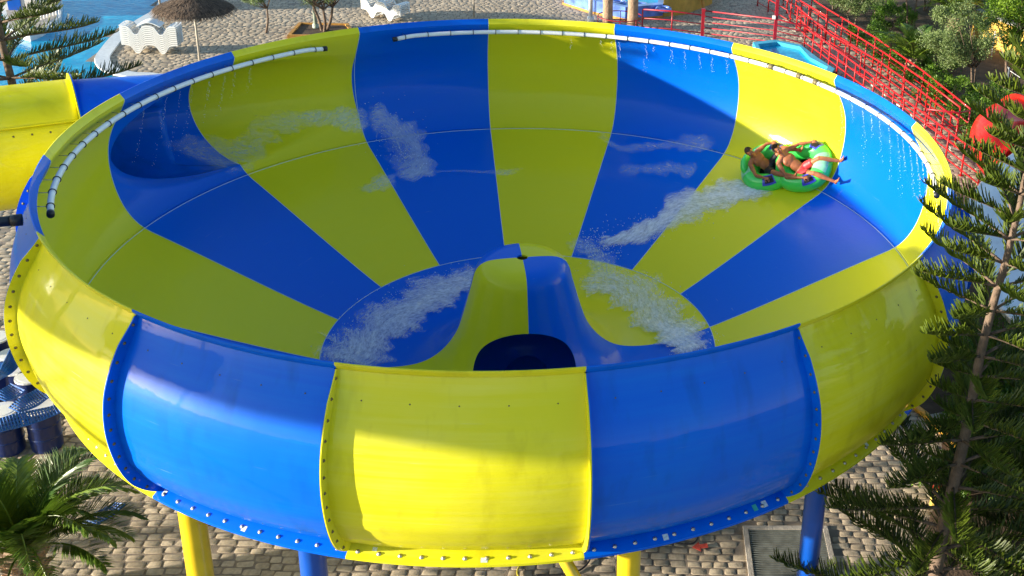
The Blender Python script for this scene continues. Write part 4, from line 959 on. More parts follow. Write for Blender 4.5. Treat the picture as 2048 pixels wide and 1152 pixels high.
for i, (u, v, h, lb) in enumerate(((1668, 20, 2.2, 'leafy tree at the very top just right of the ramp head'), (1752, 28, 2.6, 'leafy tree at the top edge between the two olives'), (1850, 22, 2.8, 'leafy tree at the top edge above the palm'), (1945, 30, 3.0, 'leafy tree at the top edge above the garden wall'), (2030, 60, 3.2, 'leafy tree behind the garden wall near the corner'))):
    tree(P3(u, v), h * .62, (1.7, 1.4, 1.2), 8000, .10, M_hedge if i % 2 == 0 else M_citrus, lb, 90 + i, group='trees behind the planted bed', clumps=30)
# shade planting around the foot of the right conifer
for i, (u, v, rx, h, nm) in enumerate(((1925, 980, .9, .6, 'below the crossing concrete kerb'), (2050, 1010, 1.2, .9, 'at the right edge below the crossing kerb'), (1960, 850, .9, .6, 'hugging the crossing concrete kerb'), (1935, 760, .95, .8, 'behind the tall conifer trunk, touched by sun'), (2040, 800, 1.2, 1.0, 'at the right edge beside the tall conifer'), (2010, 900, 1.1, .8, 'on the shaded bed above the small conifer'), (1985, 690, 1.0, .9, 'in front of the grey retaining wall'))):
    tree(P3(u, v), h * .7, (rx, rx * .9, h * .6), 5200, .08, M_hedge, f'dark low bush {nm}', 60 + i, 'garden_bush', 'bush', stems=1, spread=.1, group='bushes in the shaded bed', clumps=28, tr=.03)
# far trees closing the view (they also stand in the shells' reflections)
for i, (x, y, h) in enumerate(((24, 44, 5.5), (31, 40, 6), (18, 52, 6), (36, 52, 6.5), (27, 58, 6.5))):
    tree((x, y, 0), h, (3.6, 3.2, 2.8), 9000, .22, M_hedge, ['dense dark tree beyond the garden, leftmost of five', 'dense dark tree beyond the garden wall corner', 'dense dark tree far behind the ramp head', 'dense dark tree farthest to the right', 'dense dark tree farthest back'][i], 70 + i, stems=1, group='dense trees beyond the garden', clumps=40, tr=.16)
for i, (x, y, h) in enumerate(((-14, -52, 5), (-5, -49, 4.5), (5, -54, 5.5), (15, -50, 5), (26, -52, 5.5), (36, -46, 5))):  # unseen tree row, added to be mirrored in the front panels
    tree((x, y, 0), h, (3.6, 3.0, 2.6), 4200, .3, M_hedge, 'tree in the row standing behind the camera, ' + ['leftmost', 'second from left', 'third from left', 'third from right', 'second from right', 'rightmost'][i], 120 + i, stems=1, group='trees behind the camera', clumps=30, tr=.16)
for i, (x, w_) in enumerate(((0, 9), (19, 13))):  # unseen buildings, added for the reflections on the front panels
    vb = empty('white_building', (x, -62, 0)); tag(vb, ['smaller white flat roofed building behind the camera', 'wider white flat roofed building behind the camera'][i], 'building'); mb = MB(); mb.box((0, 0, 3.4), (w_, 7, 6.8)); mb.obj('wall', M_white, vb); mb = MB(); mb.box((0, 0, 6.9), (w_ + .5, 7.5, .25)); mb.obj('roof', M_conc, vb)
    for k_ in range(int(w_ / 2.4)): mb = MB(); mb.box((-w_ / 2 + 1.5 + k_ * 2.4, 3.51, 4.6), (1.2, .06, 1.3)); mb.obj('window', M_bpaint, vb)
# =================================================================== RAFT
XF = Vector((.83, -.49, .26)).normalized(); NF = Vector((-.50, -.46, .73)); NF = (NF - XF * NF.dot(XF)).normalized(); YF = NF.cross(XF)
RO = Vector((5.57, 4.97, -2.63 + H)) + NF * .06 + XF * .0
RM = Matrix((( XF.x, YF.x, NF.x, RO.x), (XF.y, YF.y, NF.y, RO.y), (XF.z, YF.z, NF.z, RO.z), (0, 0, 0, 1)))
raft = empty('inflatable_raft'); raft.matrix_world = RM; tag(raft, 'bright green two seat inflatable raft with violet blue patches riding up the bowl wall', 'inflatable raft')
m, t, b = newmat('green_raft_vinyl'); N, L = t.nodes, t.links
b.inputs['Roughness'].default_value = .3; b.inputs['Coat Weight'].default_value = .4; b.inputs['Base Color'].default_value = (.01, .56, .07, 1)
nz = N.new('ShaderNodeTexNoise'); nz.inputs['Scale'].default_value = 4; tc = N.new('ShaderNodeTexCoord'); L.new(tc.outputs['Object'], nz.inputs['Vector'])
cr = N.new('ShaderNodeValToRGB'); cr.color_ramp.elements[0].color = (.02, .66, .08, 1); cr.color_ramp.elements[1].color = (.10, .80, .12, 1); L.new(nz.outputs[0], cr.inputs[0]); L.new(cr.outputs[0], b.inputs['Base Color'])
M_green = m; M_violet = pmat('violet_blue_patch', (.05, .06, .52), .35, var=.1, coat=.3); M_lgreen = pmat('pale_green_vinyl', (.25, .62, .35), .4, var=.2)
def sup(cx, a, b_, t):
    c, s_ = math.cos(t), math.sin(t); return Vector((cx + a * math.copysign(abs(c) ** .8, c), b_ * math.copysign(abs(s_) ** .8, s_), .19))
def supn(cx, a, b_, t):
    d = sup(cx, a, b_, t + .02) - sup(cx, a, b_, t - .02); return Vector((d.y, -d.x, 0)).normalized()
def hollow(cx, a, b_, n=48): return [sup(cx, a, b_, 2 * PI * (i + .5) / n) for i in range(n)]
def remesh(parts, vox, name, mat, parent, smooth_it=6, subdiv=0):
    V = []; F = []
    for v, f in parts: b_ = len(V); V += [tuple(p) for p in v]; F += [tuple(i + b_ for i in q) for q in f]
    o = mk(name, V, F, mat, None, True); fixn(o)
    md = o.modifiers.new('r', 'REMESH'); md.mode = 'VOXEL'; md.voxel_size = vox; md.use_smooth_shade = True
    if smooth_it: md = o.modifiers.new('s', 'SMOOTH'); md.iterations = smooth_it; md.factor = .5
    bpy.context.view_layer.update(); dg = bpy.context.evaluated_depsgraph_get()
    me = bpy.data.meshes.new_from_object(o.evaluated_get(dg)); o.modifiers.clear(); o.data = me
    me.polygons.foreach_set('use_smooth', [True] * len(me.polygons))
    if parent: o.parent = parent
    return o
r1 = sweep(hollow(.46, .45, .43), .215, 18, closed=True); r2 = sweep(hollow(-.43, .44, .41), .21, 18, closed=True)
body = remesh([r1, r2], .02, 'tube_body', M_green, raft, 10)
fl_ = MB(); fl_.box((0, 0, .05), (1.7, .7, .03)); fl_.obj('raft_floor', M_black, raft)
def torus_patch(cx, a, b_, rt, t0, t1, p0, p1, mat, nm, lift=.006, n=14, m_=8):
    rows = []
    for i in range(n + 1):
        th = t0 + (t1 - t0) * i / n; c = sup(cx, a, b_, th); out = supn(cx, a, b_, th); row = []
        for j in range(m_ + 1):
            ph = p0 + (p1 - p0) * j / m_ ; k_ = 1.0; row.append(tuple(c + (out * math.cos(ph) + Vector((0, 0, math.sin(ph)))) * (rt + lift)))
        rows.append(row)
    v, f = grid(rows); return mk(nm, v, f, mat, raft, True)
handles = []
for (cx, a, b_, rt, th) in ((.46, .45, .43, .215, R(62)), (.46, .45, .43, .215, R(-62)), (-.43, .44, .41, .21, R(74)), (-.43, .44, .41, .21, R(-70))):
    sg = 1 if th > 0 else -1
    torus_patch(cx, a, b_, rt, th - .30, th + .26, R(38), R(108), M_violet, 'colour_patch', .004)
    torus_patch(cx, a, b_, rt, th - .20, th + .20, R(52), R(96), M_black, 'handle_patch', .009)
    c = sup(cx, a, b_, th); out = supn(cx, a, b_, th); tn = Vector((-out.y, out.x, 0))
    q = c + (out * math.cos(R(72)) + Vector((0, 0, math.sin(R(72))))) * (rt + .01); up = (q - c).normalized()
    o = MB().tube(interp([tuple(q - tn * .085), tuple(q - tn * .06 + up * .045), tuple(q + up * .055), tuple(q + tn * .06 + up * .045), tuple(q + tn * .085)], 3), .013, 8).obj('handle', M_black, raft, True); handles.append(q + up * .055)
torus_patch(-.43, .44, .41, .21, R(150), R(215), R(15), R(110), M_lgreen, 'pale_patch', .004)
torus_patch(.46, .45, .43, .215, R(-22), R(22), R(30), R(150), M_lgreen, 'pale_patch', .004)
# backrest between the seats and behind the rear rider
for (x_, z_) in ((.02, .34), (-.86, .36)):
    v, f = sweep([(x_ - .02, -.26, z_ - .06), (x_ - .06, -.15, z_ + .04), (x_ - .07, 0, z_ + .07), (x_ - .06, .15, z_ + .04), (x_ - .02, .26, z_ - .06)], [.06, .09, .10, .09, .06], 14); o = mk('backrest', v, f, M_green, raft, True)
# =================================================================== RIDERS
m, t, b = newmat('tanned_skin'); N, L = t.nodes, t.links
b.inputs['Roughness'].default_value = .5; b.inputs['Specular IOR Level'].default_value = .35; b.inputs['Subsurface Weight'].default_value = .08; b.inputs['Subsurface Radius'].default_value = (.03, .012, .006); tc = N.new('ShaderNodeTexCoord'); nz = N.new('ShaderNodeTexNoise'); nz.inputs['Scale'].default_value = 9; nz.inputs['Detail'].default_value = 5; L.new(tc.outputs['Object'], nz.inputs['Vector'])
cr = N.new('ShaderNodeValToRGB'); cr.color_ramp.elements[0].position = .3; cr.color_ramp.elements[0].color = (.27, .09, .038, 1); cr.color_ramp.elements[1].position = .7; cr.color_ramp.elements[1].color = (.42, .155, .068, 1); L.new(nz.outputs[0], cr.inputs[0]); L.new(cr.outputs[0], b.inputs['Base Color'])
M_skin = m
M_hair = pmat('dark_brown_hair', (.022, .012, .007), .5, var=.3, scale=40, bump=.6, bscale=90)
M_short = pmat('coral_red_swim_shorts', (.62, .035, .045), .45, var=.2, scale=14, bump=.3, coat=.2)
M_short2 = pmat('black_swim_shorts', (.015, .015, .022), .5, var=.2, scale=14, bump=.3)
M_eye = pmat('eye_white', (.7, .68, .64), .2, var=0); M_iris = pmat('dark_iris', (.02, .012, .01), .2, var=0); M_lip = pmat('lips', (.36, .10, .06), .45, var=.1)
def ell(c, rx, ry, rz_, M3=None, n=18, m_=12):
    v = []; f = []; c = Vector(c)
    for i in range(m_ + 1):
        th = PI * i / m_
        for j in range(n): p = Vector((rx * math.sin(th) * math.cos(2 * PI * j / n), ry * math.sin(th) * math.sin(2 * PI * j / n), rz_ * math.cos(th))); v.append(c + (M3 @ p if M3 else p))
    for i in range(m_):
        for j in range(n): f.append((i * n + j, i * n + (j + 1) % n, (i + 1) * n + (j + 1) % n, (i + 1) * n + j))
    return v, f
def bone(a, b_, ra, rb, bulge=0, n=12, flat_=1.0):
    a, b_ = Vector(a), Vector(b_); k = 8; d = (b_ - a).normalized(); P = [a - d * ra * .8]; Rr = [ra * .35]
    for i in range(k + 1): t = i / k; P.append(a.lerp(b_, t)); Rr.append(ra + (rb - ra) * t + bulge * math.sin(min(1, t * 1.5) * PI) if t < .67 or bulge == 0 else ra + (rb - ra) * t)
    P.append(b_ + d * rb * .8); Rr.append(rb * .35); return sweep(P, Rr, n, True)
def frame(z_, x_hint):
    z_ = Vector(z_).normalized(); x_ = Vector(x_hint); x_ = (x_ - z_ * x_.dot(z_)).normalized(); y_ = z_.cross(x_); return Matrix((( x_.x, y_.x, z_.x), (x_.y, y_.y, z_.y), (x_.z, y_.z, z_.z)))
def hand(wrist, d, palm_n, curl, side):
    """palm, four unequal fingers in three joints, thumb from the side; d = direction of the hand, palm_n = the way the palm faces"""
    parts = []; d = Vector(d).normalized(); pn = Vector(palm_n); pn = (pn - d * pn.dot(d)).normalized(); s_ = d.cross(pn) * side; w_ = Vector(wrist)
    Mp = frame(d, s_); parts.append(ell(w_ + d * .048, .042, .017, .055, Mp, 12, 8))
    for k_, (off, ln) in enumerate(((.030, .070), (.010, .080), (-.011, .074), (-.031, .058))):
        p = w_ + d * .088 + s_ * off; dd = d.copy(); r_ = .0092
        for j, fr in enumerate((.45, .32, .25)):
            c_ = curl * (.9, 1.1, .8)[j]; ax = s_ ; dd = (dd * math.cos(c_) + pn * math.sin(c_)).normalized() if j == 0 else (dd * math.cos(c_) + (pn - dd * pn.dot(dd)).normalized() * math.sin(c_)).normalized()
            q = p + dd * ln * fr * 1.15; parts.append(bone(p, q, r_, r_ * .9, n=8)); p = q; r_ *= .9
            if abs(dd.dot(pn)) > .96: pn2 = -d; pn = (pn2 * .8 + pn * .6).normalized()
        pn = Vector(palm_n); pn = (pn - d * pn.dot(d)).normalized()
    p = w_ + d * .03 + s_ * .034; q = p + (d * .6 + s_ * .65 + pn * .45).normalized() * .042; parts.append(bone(p, q, .0125, .011, n=8)); parts.append(bone(q, q + (d * .65 + pn * .75).normalized() * .034, .0105, .009, n=8))
    return parts
def foot(ankle, toe_dir, up):
    t_ = Vector(toe_dir).normalized(); u = Vector(up); u = (u - t_ * u.dot(t_)).normalized(); s_ = t_.cross(u); a = Vector(ankle); parts = []
    parts.append(ell(a - t_ * .035 - u * .035, .034, .036, .045, frame(t_, s_), 12, 8)); parts.append(bone(a - u * .03, a + t_ * .12 - u * .06, .037, .030, n=10))
    parts.append(ell(a + t_ * .13 - u * .062, .046, .02, .05, frame(t_, s_), 12, 8))
    for k_, (o_, l_, r_) in enumerate(((-.030, .05, .014), (-.010, .046, .010), (.008, .042, .0095), (.024, .036, .009), (.038, .028, .0085))): p = a + t_ * .165 - u * .064 + s_ * o_; parts.append(bone(p, p + t_ * l_ * .8, r_, r_ * .85, n=8))
    return parts
def head(c, look, up):
    """skull, jaw, nose, brow, ears, lips as solids to be fused"""
    F3 = frame(up, look); c = Vector(c); P = lambda x, y, z: c + F3 @ Vector((x, y, z))     # x forward, y left, z up
    pr = [ell(P(-.012, 0, .025), .098, .077, .098, F3, 22, 16), ell(P(.028, 0, -.035), .062, .060, .080, F3, 18, 14), ell(P(.052, 0, -.088), .034, .036, .026, F3, 12, 8)]
    pr.append(bone(P(.088, 0, .014), P(.108, 0, -.022), .010, .016, n=8)); pr.append(ell(P(.094, .013, -.027), .012, .010, .010, F3, 8, 6)); pr.append(ell(P(.094, -.013, -.027), .012, .010, .010, F3, 8, 6))
    for sy in (-1, 1):
        pr.append(bone(P(.084, sy * .016, .030), P(.070, sy * .052, .030), .010, .009, n=8)); pr.append(ell(P(.062, sy * .045, -.018), .026, .024, .020, F3, 10, 8))
        pr.append(ell(P(-.008, sy * .080, -.002), .020, .011, .032, F3, 10, 8)); pr.append(bone(P(-.03, sy * .05, -.05), P(.03, sy * .05, -.078), .022, .020, n=8))
    pr.append(ell(P(.083, 0, -.052), .016, .026, .008, F3, 12, 6)); pr.append(ell(P(.081, 0, -.064), .015, .022, .008, F3, 12, 6))
    return pr, P, F3
def person(label, J, shorts, hairlen, look, hands_n):
    root = empty('person'); root.matrix_world = RM @ Matrix.Identity(4); tag(root, label, 'person', 'riders on the green raft')
    V3 = {k_: Vector(p) for k_, p in J.items()}; pr = []
    hips, chest, neck, hd = V3['hips'], V3['chest'], V3['neck'], V3['head']; sL, sR = V3['sL'], V3['sR']; lat = (sL - sR).normalized()
    sp = (neck - hips).normalized(); fwd = lat.cross(sp).normalized()
    if fwd.dot(XFl) < 0: fwd = -fwd
    FM = frame(sp, lat)
    pr.append(ell(chest + sp * .06, .162, .086, .165, FM, 22, 14)); pr.append(ell(hips.lerp(chest, .5), .134, .088, .21, FM, 22, 14)); pr.append(ell(hips, .158, .112, .115, FM, 20, 12))
    for s_ in (-1, 1):
        pr.append(ell(chest + sp * .085 + lat * s_ * .072 + fwd * .042, .080, .038, .060, FM, 14, 10)); pr.append(bone(neck - sp * .02, (sL if s_ > 0 else sR) + sp * .01, .055, .058, n=12))
    pr.append(bone(neck - sp * .05, hd - (hd - neck).normalized() * .03, .062, .055, n=14))
    hp, P, F3 = head(hd, look, (hd - neck).normalized() * .8 + sp * .2); pr += hp
    for s_ in 'LR':
        sh, el, hnd = V3['s' + s_], V3['e' + s_], V3['h' + s_]; pr.append(ell(sh, .062, .060, .065, FM, 14, 10))
        pr.append(bone(sh, el, .052, .038, .008)); d = (hnd - el).normalized(); wr = hnd - d * .09; pr.append(bone(el, wr, .040, .026, .007)); pr += hand(wr, d, hands_n[s_], .75, 1 if s_ == 'L' else -1)
        hj = hips + lat * (.085 if s_ == 'L' else -.085) - sp * .02; kn, an = V3['k' + s_], V3['a' + s_]
        pr.append(bone(hj, kn, .088, .054, .006)); pr.append(ell(kn, .053, .053, .056, None, 14, 10)); pr.append(bone(kn, an, .054, .035, .012)); sd_ = (an - kn).normalized()
        pr += foot(an, V3['t' + s_] - an, -sd_)
    body = remesh(pr, .0062, 'body', M_skin, None, 3); body.parent = root; body.name = 'body'
    # hair: a cap of short locks over the skull
    hv = []; hf_ = []; rg = random.Random(len(label)); cap = []
    for i in range(1500):
        th = math.acos(rg.uniform(-.25, 1)); ph = rg.uniform(0, 2 * PI); x, y, z = math.sin(th) * math.cos(ph), math.sin(th) * math.sin(ph), math.cos(th)
        if x > .28 and z < .52 + .1 * rg.random(): continue
        if z < -.05 and x > -.1: continue
        p = Vector((-.012 + .099 * x, .078 * y, .027 + .10 * z)); nrm = Vector((x, y, z)); l = hairlen * rg.uniform(.6, 1.2); dr = (nrm * .75 + Vector((rg.uniform(-.4, .5), rg.uniform(-.5, .5), rg.uniform(-.4, .3)))).normalized()
        p0 = P(*(p - nrm * .008)); p1 = P(*(p + dr * l)); d_ = F3 @ nrm.orthogonal().normalized() * .010; e_ = F3 @ nrm.cross(nrm.orthogonal()).normalized() * .010; b_ = len(hv)
        hv += [p0 + d_, p0 - d_ * .5 + e_, p0 - d_ * .5 - e_, p1]; hf_ += [(b_, b_ + 1, b_ + 3), (b_ + 1, b_ + 2, b_ + 3), (b_ + 2, b_, b_ + 3)]
    rows = []
    for i in range(13):
        th = PI * .62 * i / 12; row = []
        for j in range(25):
            ph = 2 * PI * j / 24; x, y, z = math.sin(th) * math.cos(ph), math.sin(th) * math.sin(ph), math.cos(th); k_ = 1.045 if not (x > .30 and z < .55) and not (z < -.02 and x > -.1) else .9
            row.append(tuple(P(-.012 + .098 * x * k_, .077 * y * k_, .026 + .098 * z * k_)))
        rows.append(row)
    v, f = grid(rows); b_ = len(hv); hv += v; hf_ += [tuple(i + b_ for i in q) for q in f]
    mk('hair', hv, hf_, M_hair, root, False)
    for sy in (-1, 1):
        v, f = ell(P(.078, sy * .031, .006), .0105, .0120, .0065, F3, 12, 8); e_ = mk('eye', v, f, M_eye, root, True)
        v, f = ell(P(.0885, sy * .031, .006), .003, .006, .006, F3, 10, 6); mk('iris', v, f, M_iris, e_, True)
        v, f = bone(P(.090, sy * .016, .030), P(.082, sy * .046, .030), .0055, .004, n=6); mk('eyebrow', v, f, M_hair, root, True)
    v, f = bone(P(.095, .021, -.058), P(.095, -.021, -.058), .0065, .0065, n=8); mk('lips', v, f, M_lip, root, True)
    # shorts follow the hips and the upper thighs
    sp_p = [ell(hips - sp * .005, .172, .124, .105, FM, 20, 12)]
    for s_ in 'LR':
        hj = hips + lat * (.085 if s_ == 'L' else -.085) - sp * .02; kn = V3['k' + s_]; e_ = hj.lerp(kn, .58); a_ = hj.lerp(kn, -.02); dd = (e_ - a_)
        v, f = sweep([a_, a_ + dd * .35, a_ + dd * .7, e_], [.098, .106, .100, .094], 16, True); sp_p.append((v, f))
    o = remesh(sp_p, .010, 'swim_shorts', shorts, None, 4); o.parent = root; o.name = 'swim_shorts'
    return root
XFl = Vector((1, 0, 0))
h0, h1, h2, h3 = handles
front = dict(hips=(.44, -.12, .24), chest=(.24, -.02, .44), neck=(.08, .05, .63), head=(.035, .085, .80), sL=(.16, .22, .56), sR=(.02, -.15, .56),
             eL=(.38, .40, .50), hL=h0 + Vector((0, 0, .012)), eR=(.20, -.42, .42), hR=h1 + Vector((0, 0, .012)),
             kL=(.90, .05, .42), aL=(1.30, .10, .20), tL=(1.38, .10, .36), kR=(.86, -.33, .42), aR=(1.28, -.42, .20), tR=(1.37, -.43, .35))
person('shirtless dark haired man in coral red shorts at the front of the raft', front, M_short, .024, Vector((.85, -.35, -.25)), dict(L=(0, .3, -1), R=(0, -.3, -1)))
rear = dict(hips=(-.40, -.02, .22), chest=(-.54, .03, .42), neck=(-.66, .06, .60), head=(-.665, .06, .775), sL=(-.58, .24, .54), sR=(-.70, -.13, .54),
            eL=(-.44, .43, .50), hL=h2 + Vector((0, 0, .012)), eR=(-.56, -.36, .44), hR=h3 + Vector((0, 0, .012)),
            kL=(-.02, .30, .50), aL=(.36, .29, .42), tL=(.44, .28, .56), kR=(-.02, -.34, .46), aR=(.36, -.37, .40), tR=(.42, -.38, .54))
person('shirtless man with short dark hair at the rear of the raft', rear, M_short2, .012, Vector((.78, -.5, -.3)), dict(L=(0, .3, -1), R=(0, -.3, -1)))
# =================================================================== WATER IN THE BOWL
def surf(a, r_):
    """point and normal of the bowl's inner face at azimuth a and radius r_ on the floor side; r_ above 7.38 counts up the wall"""
    if r_ <= 7.38:
        z = float(np.interp(r_, [2.35, 3.06, 3.64, 5.0, 6.3, 6.9, 7.38], [-4.47, -4.36, -4.185, -3.67, -3.14, -2.90, -2.70])); return Vector(PC(r_, a, z)), Vector((-.38 * math.cos(R(a)), -.38 * math.sin(R(a)), .92)).normalized()
    z = -2.70 + (r_ - 7.38); z = min(z, -.2); rr = swell(a, z) if 119 < a % 360 < 168 else rp(z); return Vector(PC(rr, a, z)), Vector((-math.cos(R(a)), -math.sin(R(a)), .25)).normalized()
def foam_mat(name, thr, sc, soft=.5, top=.93, col=(.90, .93, .95)):
    m, t, b = newmat(name); N, L = t.nodes, t.links
    b.inputs['Base Color'].default_value = (*col, 1); b.inputs['Roughness'].default_value = .35; b.inputs['Subsurface Weight'].default_value = 0
    at = N.new('ShaderNodeAttribute'); at.attribute_name = 'tone'; g = N.new('ShaderNodeAttribute'); g.attribute_name = 'flow'
    n1 = N.new('ShaderNodeTexNoise'); n1.inputs['Scale'].default_value = sc; n1.inputs['Detail'].default_value = 9; n1.inputs['Roughness'].default_value = .68; n1.inputs['Distortion'].default_value = 1.1; L.new(g.outputs['Vector'], n1.inputs['Vector'])
    n2 = N.new('ShaderNodeTexNoise'); n2.inputs['Scale'].default_value = sc * 4.5; n2.inputs['Detail'].default_value = 5; n2.inputs['Roughness'].default_value = .75; L.new(g.outputs['Vector'], n2.inputs['Vector'])
    a1 = N.new('ShaderNodeMath'); a1.operation = 'MULTIPLY_ADD'; L.new(n2.outputs[0], a1.inputs[0]); a1.inputs[1].default_value = 1.05; L.new(n1.outputs[0], a1.inputs[2])
    a2 = N.new('ShaderNodeMath'); a2.operation = 'ADD'; L.new(a1.outputs[0], a2.inputs[0]); L.new(at.outputs['Fac'], a2.inputs[1])
    mr = N.new('ShaderNodeMapRange'); mr.inputs[1].default_value = thr; mr.inputs[2].default_value = thr + soft; mr.inputs[3].default_value = 0; mr.inputs[4].default_value = top; L.new(a2.outputs[0], mr.inputs[0])
    L.new(mr.outputs[0], b.inputs['Alpha'])
    bp = N.new('ShaderNodeBump'); bp.inputs['Strength'].default_value = .8; bp.inputs['Distance'].default_value = .03; L.new(a1.outputs[0], bp.inputs['Height']); L.new(bp.outputs[0], b.inputs['Normal'])
    return m
M_foam = foam_mat('white_foam', 1.00, 6.5, .72, .88); M_thin = foam_mat('thin_foam_film', 1.00, 6.0, .95, .62, (.80, .90, .96))
M_drop = pmat('water_drops', (.78, .84, .88), .15, var=.1, coat=.5)
def foam(path, widths, dens, label, mat=None, nu=90, nv=22, h=.03, lead=0, edge=.35):
    """a churned sheet of foam following (azimuth, radius) points; tone = how dense it is at each point"""
    P = interp([(*p, w_, d_) for p, w_, d_ in zip(path, widths, dens)], max(2, nu // (len(path) - 1))); V = []; F = []; T = []; FL = []; dist = 0; m = len(P); rg = np.random.default_rng(len(label))
    ph = rg.uniform(0, 6, 4)
    for i, (a, r_, w_, d_) in enumerate(P):
        p, q = P[max(i - 1, 0)], P[min(i + 1, m - 1)]; da, dr_ = (q[0] - p[0]) * R(1) * r_, q[1] - p[1]; l = math.hypot(da, dr_) + 1e-9; na, nr_ = -dr_ / l, da / l
        dist += l / 2; e = min(1, min(i, m - 1 - i) / (m * .14)); wob = 1 + .22 * math.sin(i * .23 + ph[0]) + .12 * math.sin(i * .71 + ph[1])
        for j in range(nv + 1):
            s = (j / nv * 2 - 1); off = s * w_ * wob * .64; aa = a + math.degrees(na * off / r_); rr = r_ + nr_ * off; c, nn = surf(aa, rr)
            lump = (math.sin(i * .9 + j * .7) * math.sin(j * 1.3 - i * .35) * .5 + .5); prof = max(0, 1 - (abs(s + lead * .5 * (1 - abs(s)))) ** 2) * min(1, (1 - abs(s)) * 3.5)
            V.append(c + nn * (.012 + h * d_ * prof * (.5 + lump))); FL += [dist * .42 + len(label), off + .25 * math.sin(dist * 1.7), len(label) * .37]; T.append(d_ * (prof ** (1 / max(.2, edge * 3))) * (.35 + .65 * e) - (1 - e) * .6 - (1 - prof) ** 1.5 * .62)
    n = nv + 1; F = [(i * n + j, i * n + j + 1, (i + 1) * n + j + 1, (i + 1) * n + j) for i in range(m - 1) for j in range(nv)]
    o = mk('water_foam', V, F, mat or M_foam, None, True, attr=T); at_ = o.data.attributes.new('flow', 'FLOAT_VECTOR', 'POINT'); at_.data.foreach_set('vector', FL); tag(o, label, 'foam', kind='stuff'); return o
def drops(spots, n, sz, label):
    mb = MB(); rg = random.Random(n)
    for i in range(n):
        a, r_, da, dr_, hh = rg.choice(spots); aa = rg.gauss(a, da); rr = rg.gauss(r_, dr_); c, nn = surf(aa, max(2.5, rr)); c = c + nn * abs(rg.gauss(0, hh)); s = sz * rg.uniform(.4, 1.3)
        ax = Vector((rg.gauss(0, 1), rg.gauss(0, 1), rg.gauss(0, 1))).normalized(); st = rg.uniform(1, 2.2)
        P6 = [c + ax * s * st, c - ax * s * st]; u = ax.orthogonal().normalized() * s; w_ = ax.cross(u).normalized() * s; P6 += [c + u, c + w_, c - u, c - w_]
        mb.add(P6, [(0, 2, 3), (0, 3, 4), (0, 4, 5), (0, 5, 2), (1, 3, 2), (1, 4, 3), (1, 5, 4), (1, 2, 5)])
    o = mb.obj('water_spray', M_drop, None, True); tag(o, label, 'spray', kind='stuff')
foam([(152, 8.0), (148, 7.75), (142.7, 7.68), (137, 7.95), (130, 7.98), (123.6, 7.80), (121.5, 7.66)], [.35, .5, .5, .45, .45, .5, .5], [.28, .34, .28, .22, .38, .48, .5], 'thin foam trail sweeping from the tube mouth along the back left wall', M_thin)
foam([(123, 7.78), (120.0, 7.66), (118.0, 7.3), (117.2, 6.85), (119.2, 6.42), (122.6, 6.2)], [.5, .8, 1.05, 1.2, 1.05, .6], [.5, .55, .55, .55, .58, .45], 'rounded blue white burst of foam on the second blue panel of the back wall', M_thin, lead=.9)
foam([(133, 6.2), (128, 6.1), (123.5, 6.2), (120.6, 6.3), (110.4, 6.17), (99.9, 6.02), (92.8, 6.12)], [.3, .4, .45, .12, .1, .22, .3], [.22, .32, .4, .2, .16, .26, .36], 'faint low foam streak crossing the upper floor of the bowl', M_thin)
foam([(82, 7.5), (75.6, 6.95), (66, 7.3), (57, 7.55)], [.2, .3, .4, .5], [.05, .22, .3, .36], 'wispy foam line on the blue panel left of the raft', M_thin)
foam([(76, 6.2), (65, 6.55), (57.7, 6.7)], [.3, .5, .5], [.16, .26, .34], 'second wispy foam patch low on the blue panel left of the raft', M_thin)
foam([(39, 6.75), (43, 6.6), (47.0, 6.42), (50.6, 6.05), (54.5, 5.6), (57.5, 5.0), (62.1, 4.5), (69.4, 4.15), (74, 3.9)], [.3, .5, .85, 1.2, 1.1, .8, .6, .45, .3], [.45, .62, .6, .56, .52, .56, .56, .42, .28], 'thick white wake of foam trailing behind the raft toward the drain', nu=130, nv=30, h=.05, lead=-.4)
foam([(84, 4.1), (74, 3.9), (67, 3.6), (60, 3.35), (50, 3.2)], [.3, .5, .6, .7, .5], [.2, .42, .4, .25, .2], 'foam fan falling over the edge of the yellow centre disc', M_thin)
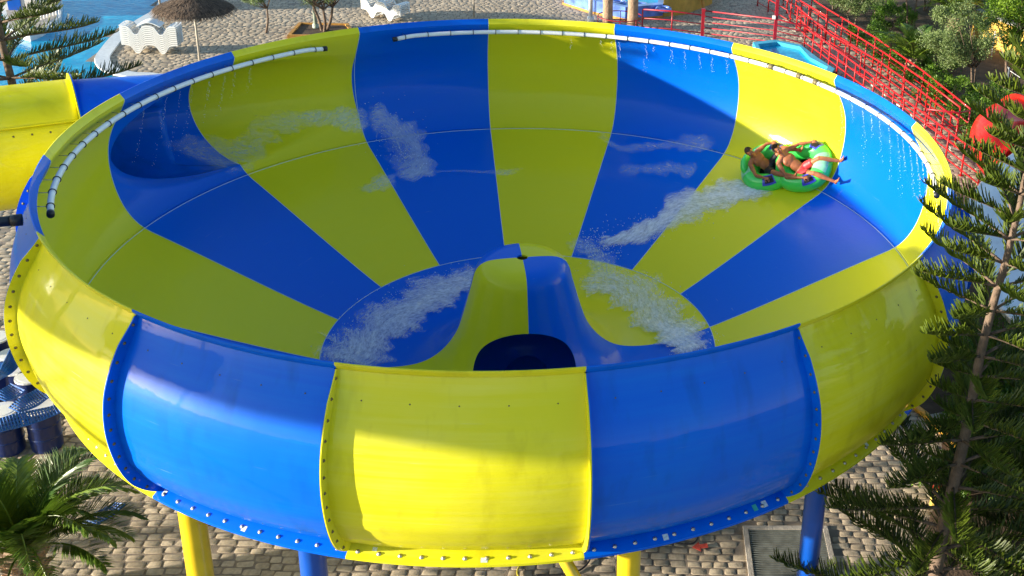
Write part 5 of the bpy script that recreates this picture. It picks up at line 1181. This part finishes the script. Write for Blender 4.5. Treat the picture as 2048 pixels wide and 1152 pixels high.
foam([(103, 3.0), (114, 3.05), (127.7, 3.0), (144.5, 2.86), (162.4, 2.9), (-178.0 + 360, 3.1), (-171.6 + 360, 3.3), (-160 + 360, 3.3)], [.3, .8, 1.05, 1.15, 1.25, 1.3, 1.2, .9], [.2, .42, .5, .46, .46, .44, .46, .4], 'blue white foam swirling round the left half of the centre disc', nu=140, nv=30, h=.07, lead=.3)
foam([(76, 2.9), (66, 3.05), (52, 3.15), (38, 3.05), (24, 2.95), (12, 3.1), (2, 3.2), (-8, 3.2)], [.6, .9, 1.2, 1.25, 1.1, .95, .8, .7], [.2, .36, .34, .38, .48, .6, .66, .55], 'white foam swirling round the right half of the centre disc', nu=140, nv=30, h=.06, lead=-.3)
drops([(118, 7.4, 2.5, .4, .05), (117, 6.7, 1.6, .3, .05), (72, 4.1, 3, .25, .10), (68, 3.9, 3, .2, .08), (60, 4.8, 3, .2, .05), (52, 5.7, 3, .25, .05)], 900, .009, 'loose white droplets thrown up along the wakes on the bowl floor')
drops([(125, 3.2, 12, .2, .09), (150, 3.2, 12, .2, .10), (185, 3.4, 9, .15, .08), (45, 3.3, 14, .2, .09), (15, 3.2, 9, .2, .09), (0, 3.3, 6, .2, .10)], 1100, .008, 'fine white spray over the swirling water around the drain hood')
# trickles from the spray pipes
mb = MB(); rg = random.Random(5)
for a in [166, 161, 158, 155.5, 152, 149, 147, 144] + [86, 80.5, 78.5, 77, 72, 70.5, 67, 64.5, 61.5, 59, 56] + [30, 27, 24, 21.5, 19, 16, 13, 11, 8, 5, 2, -1] + [-14, -10]:
    L_ = rg.uniform(.25, 1.6) if a > 100 or a < 40 else rg.uniform(.1, .9); z = -.36; x_ = 0; rr0 = 7.27
    while z > -.36 - L_:
        t = (-.36 - z); r_ = min(rp(z) - .03, rr0 + .25 * t); s = rg.uniform(.0015, .0055); c = Vector(PC(r_, a + rg.gauss(0, .10 + .28 * t) + .9 * t * t, z)); v, f = sweep([c, c + Vector((0, 0, -s * rg.uniform(1.2, 4)))], s * .75, 4); mb.add(v, f); z -= rg.uniform(.004, .022 + .05 * t)
o = mb.obj('water_trickles', M_drop, None, True); tag(o, 'thin trickles of water dropping from the white spray pipes down the wall', 'trickles', kind='stuff')
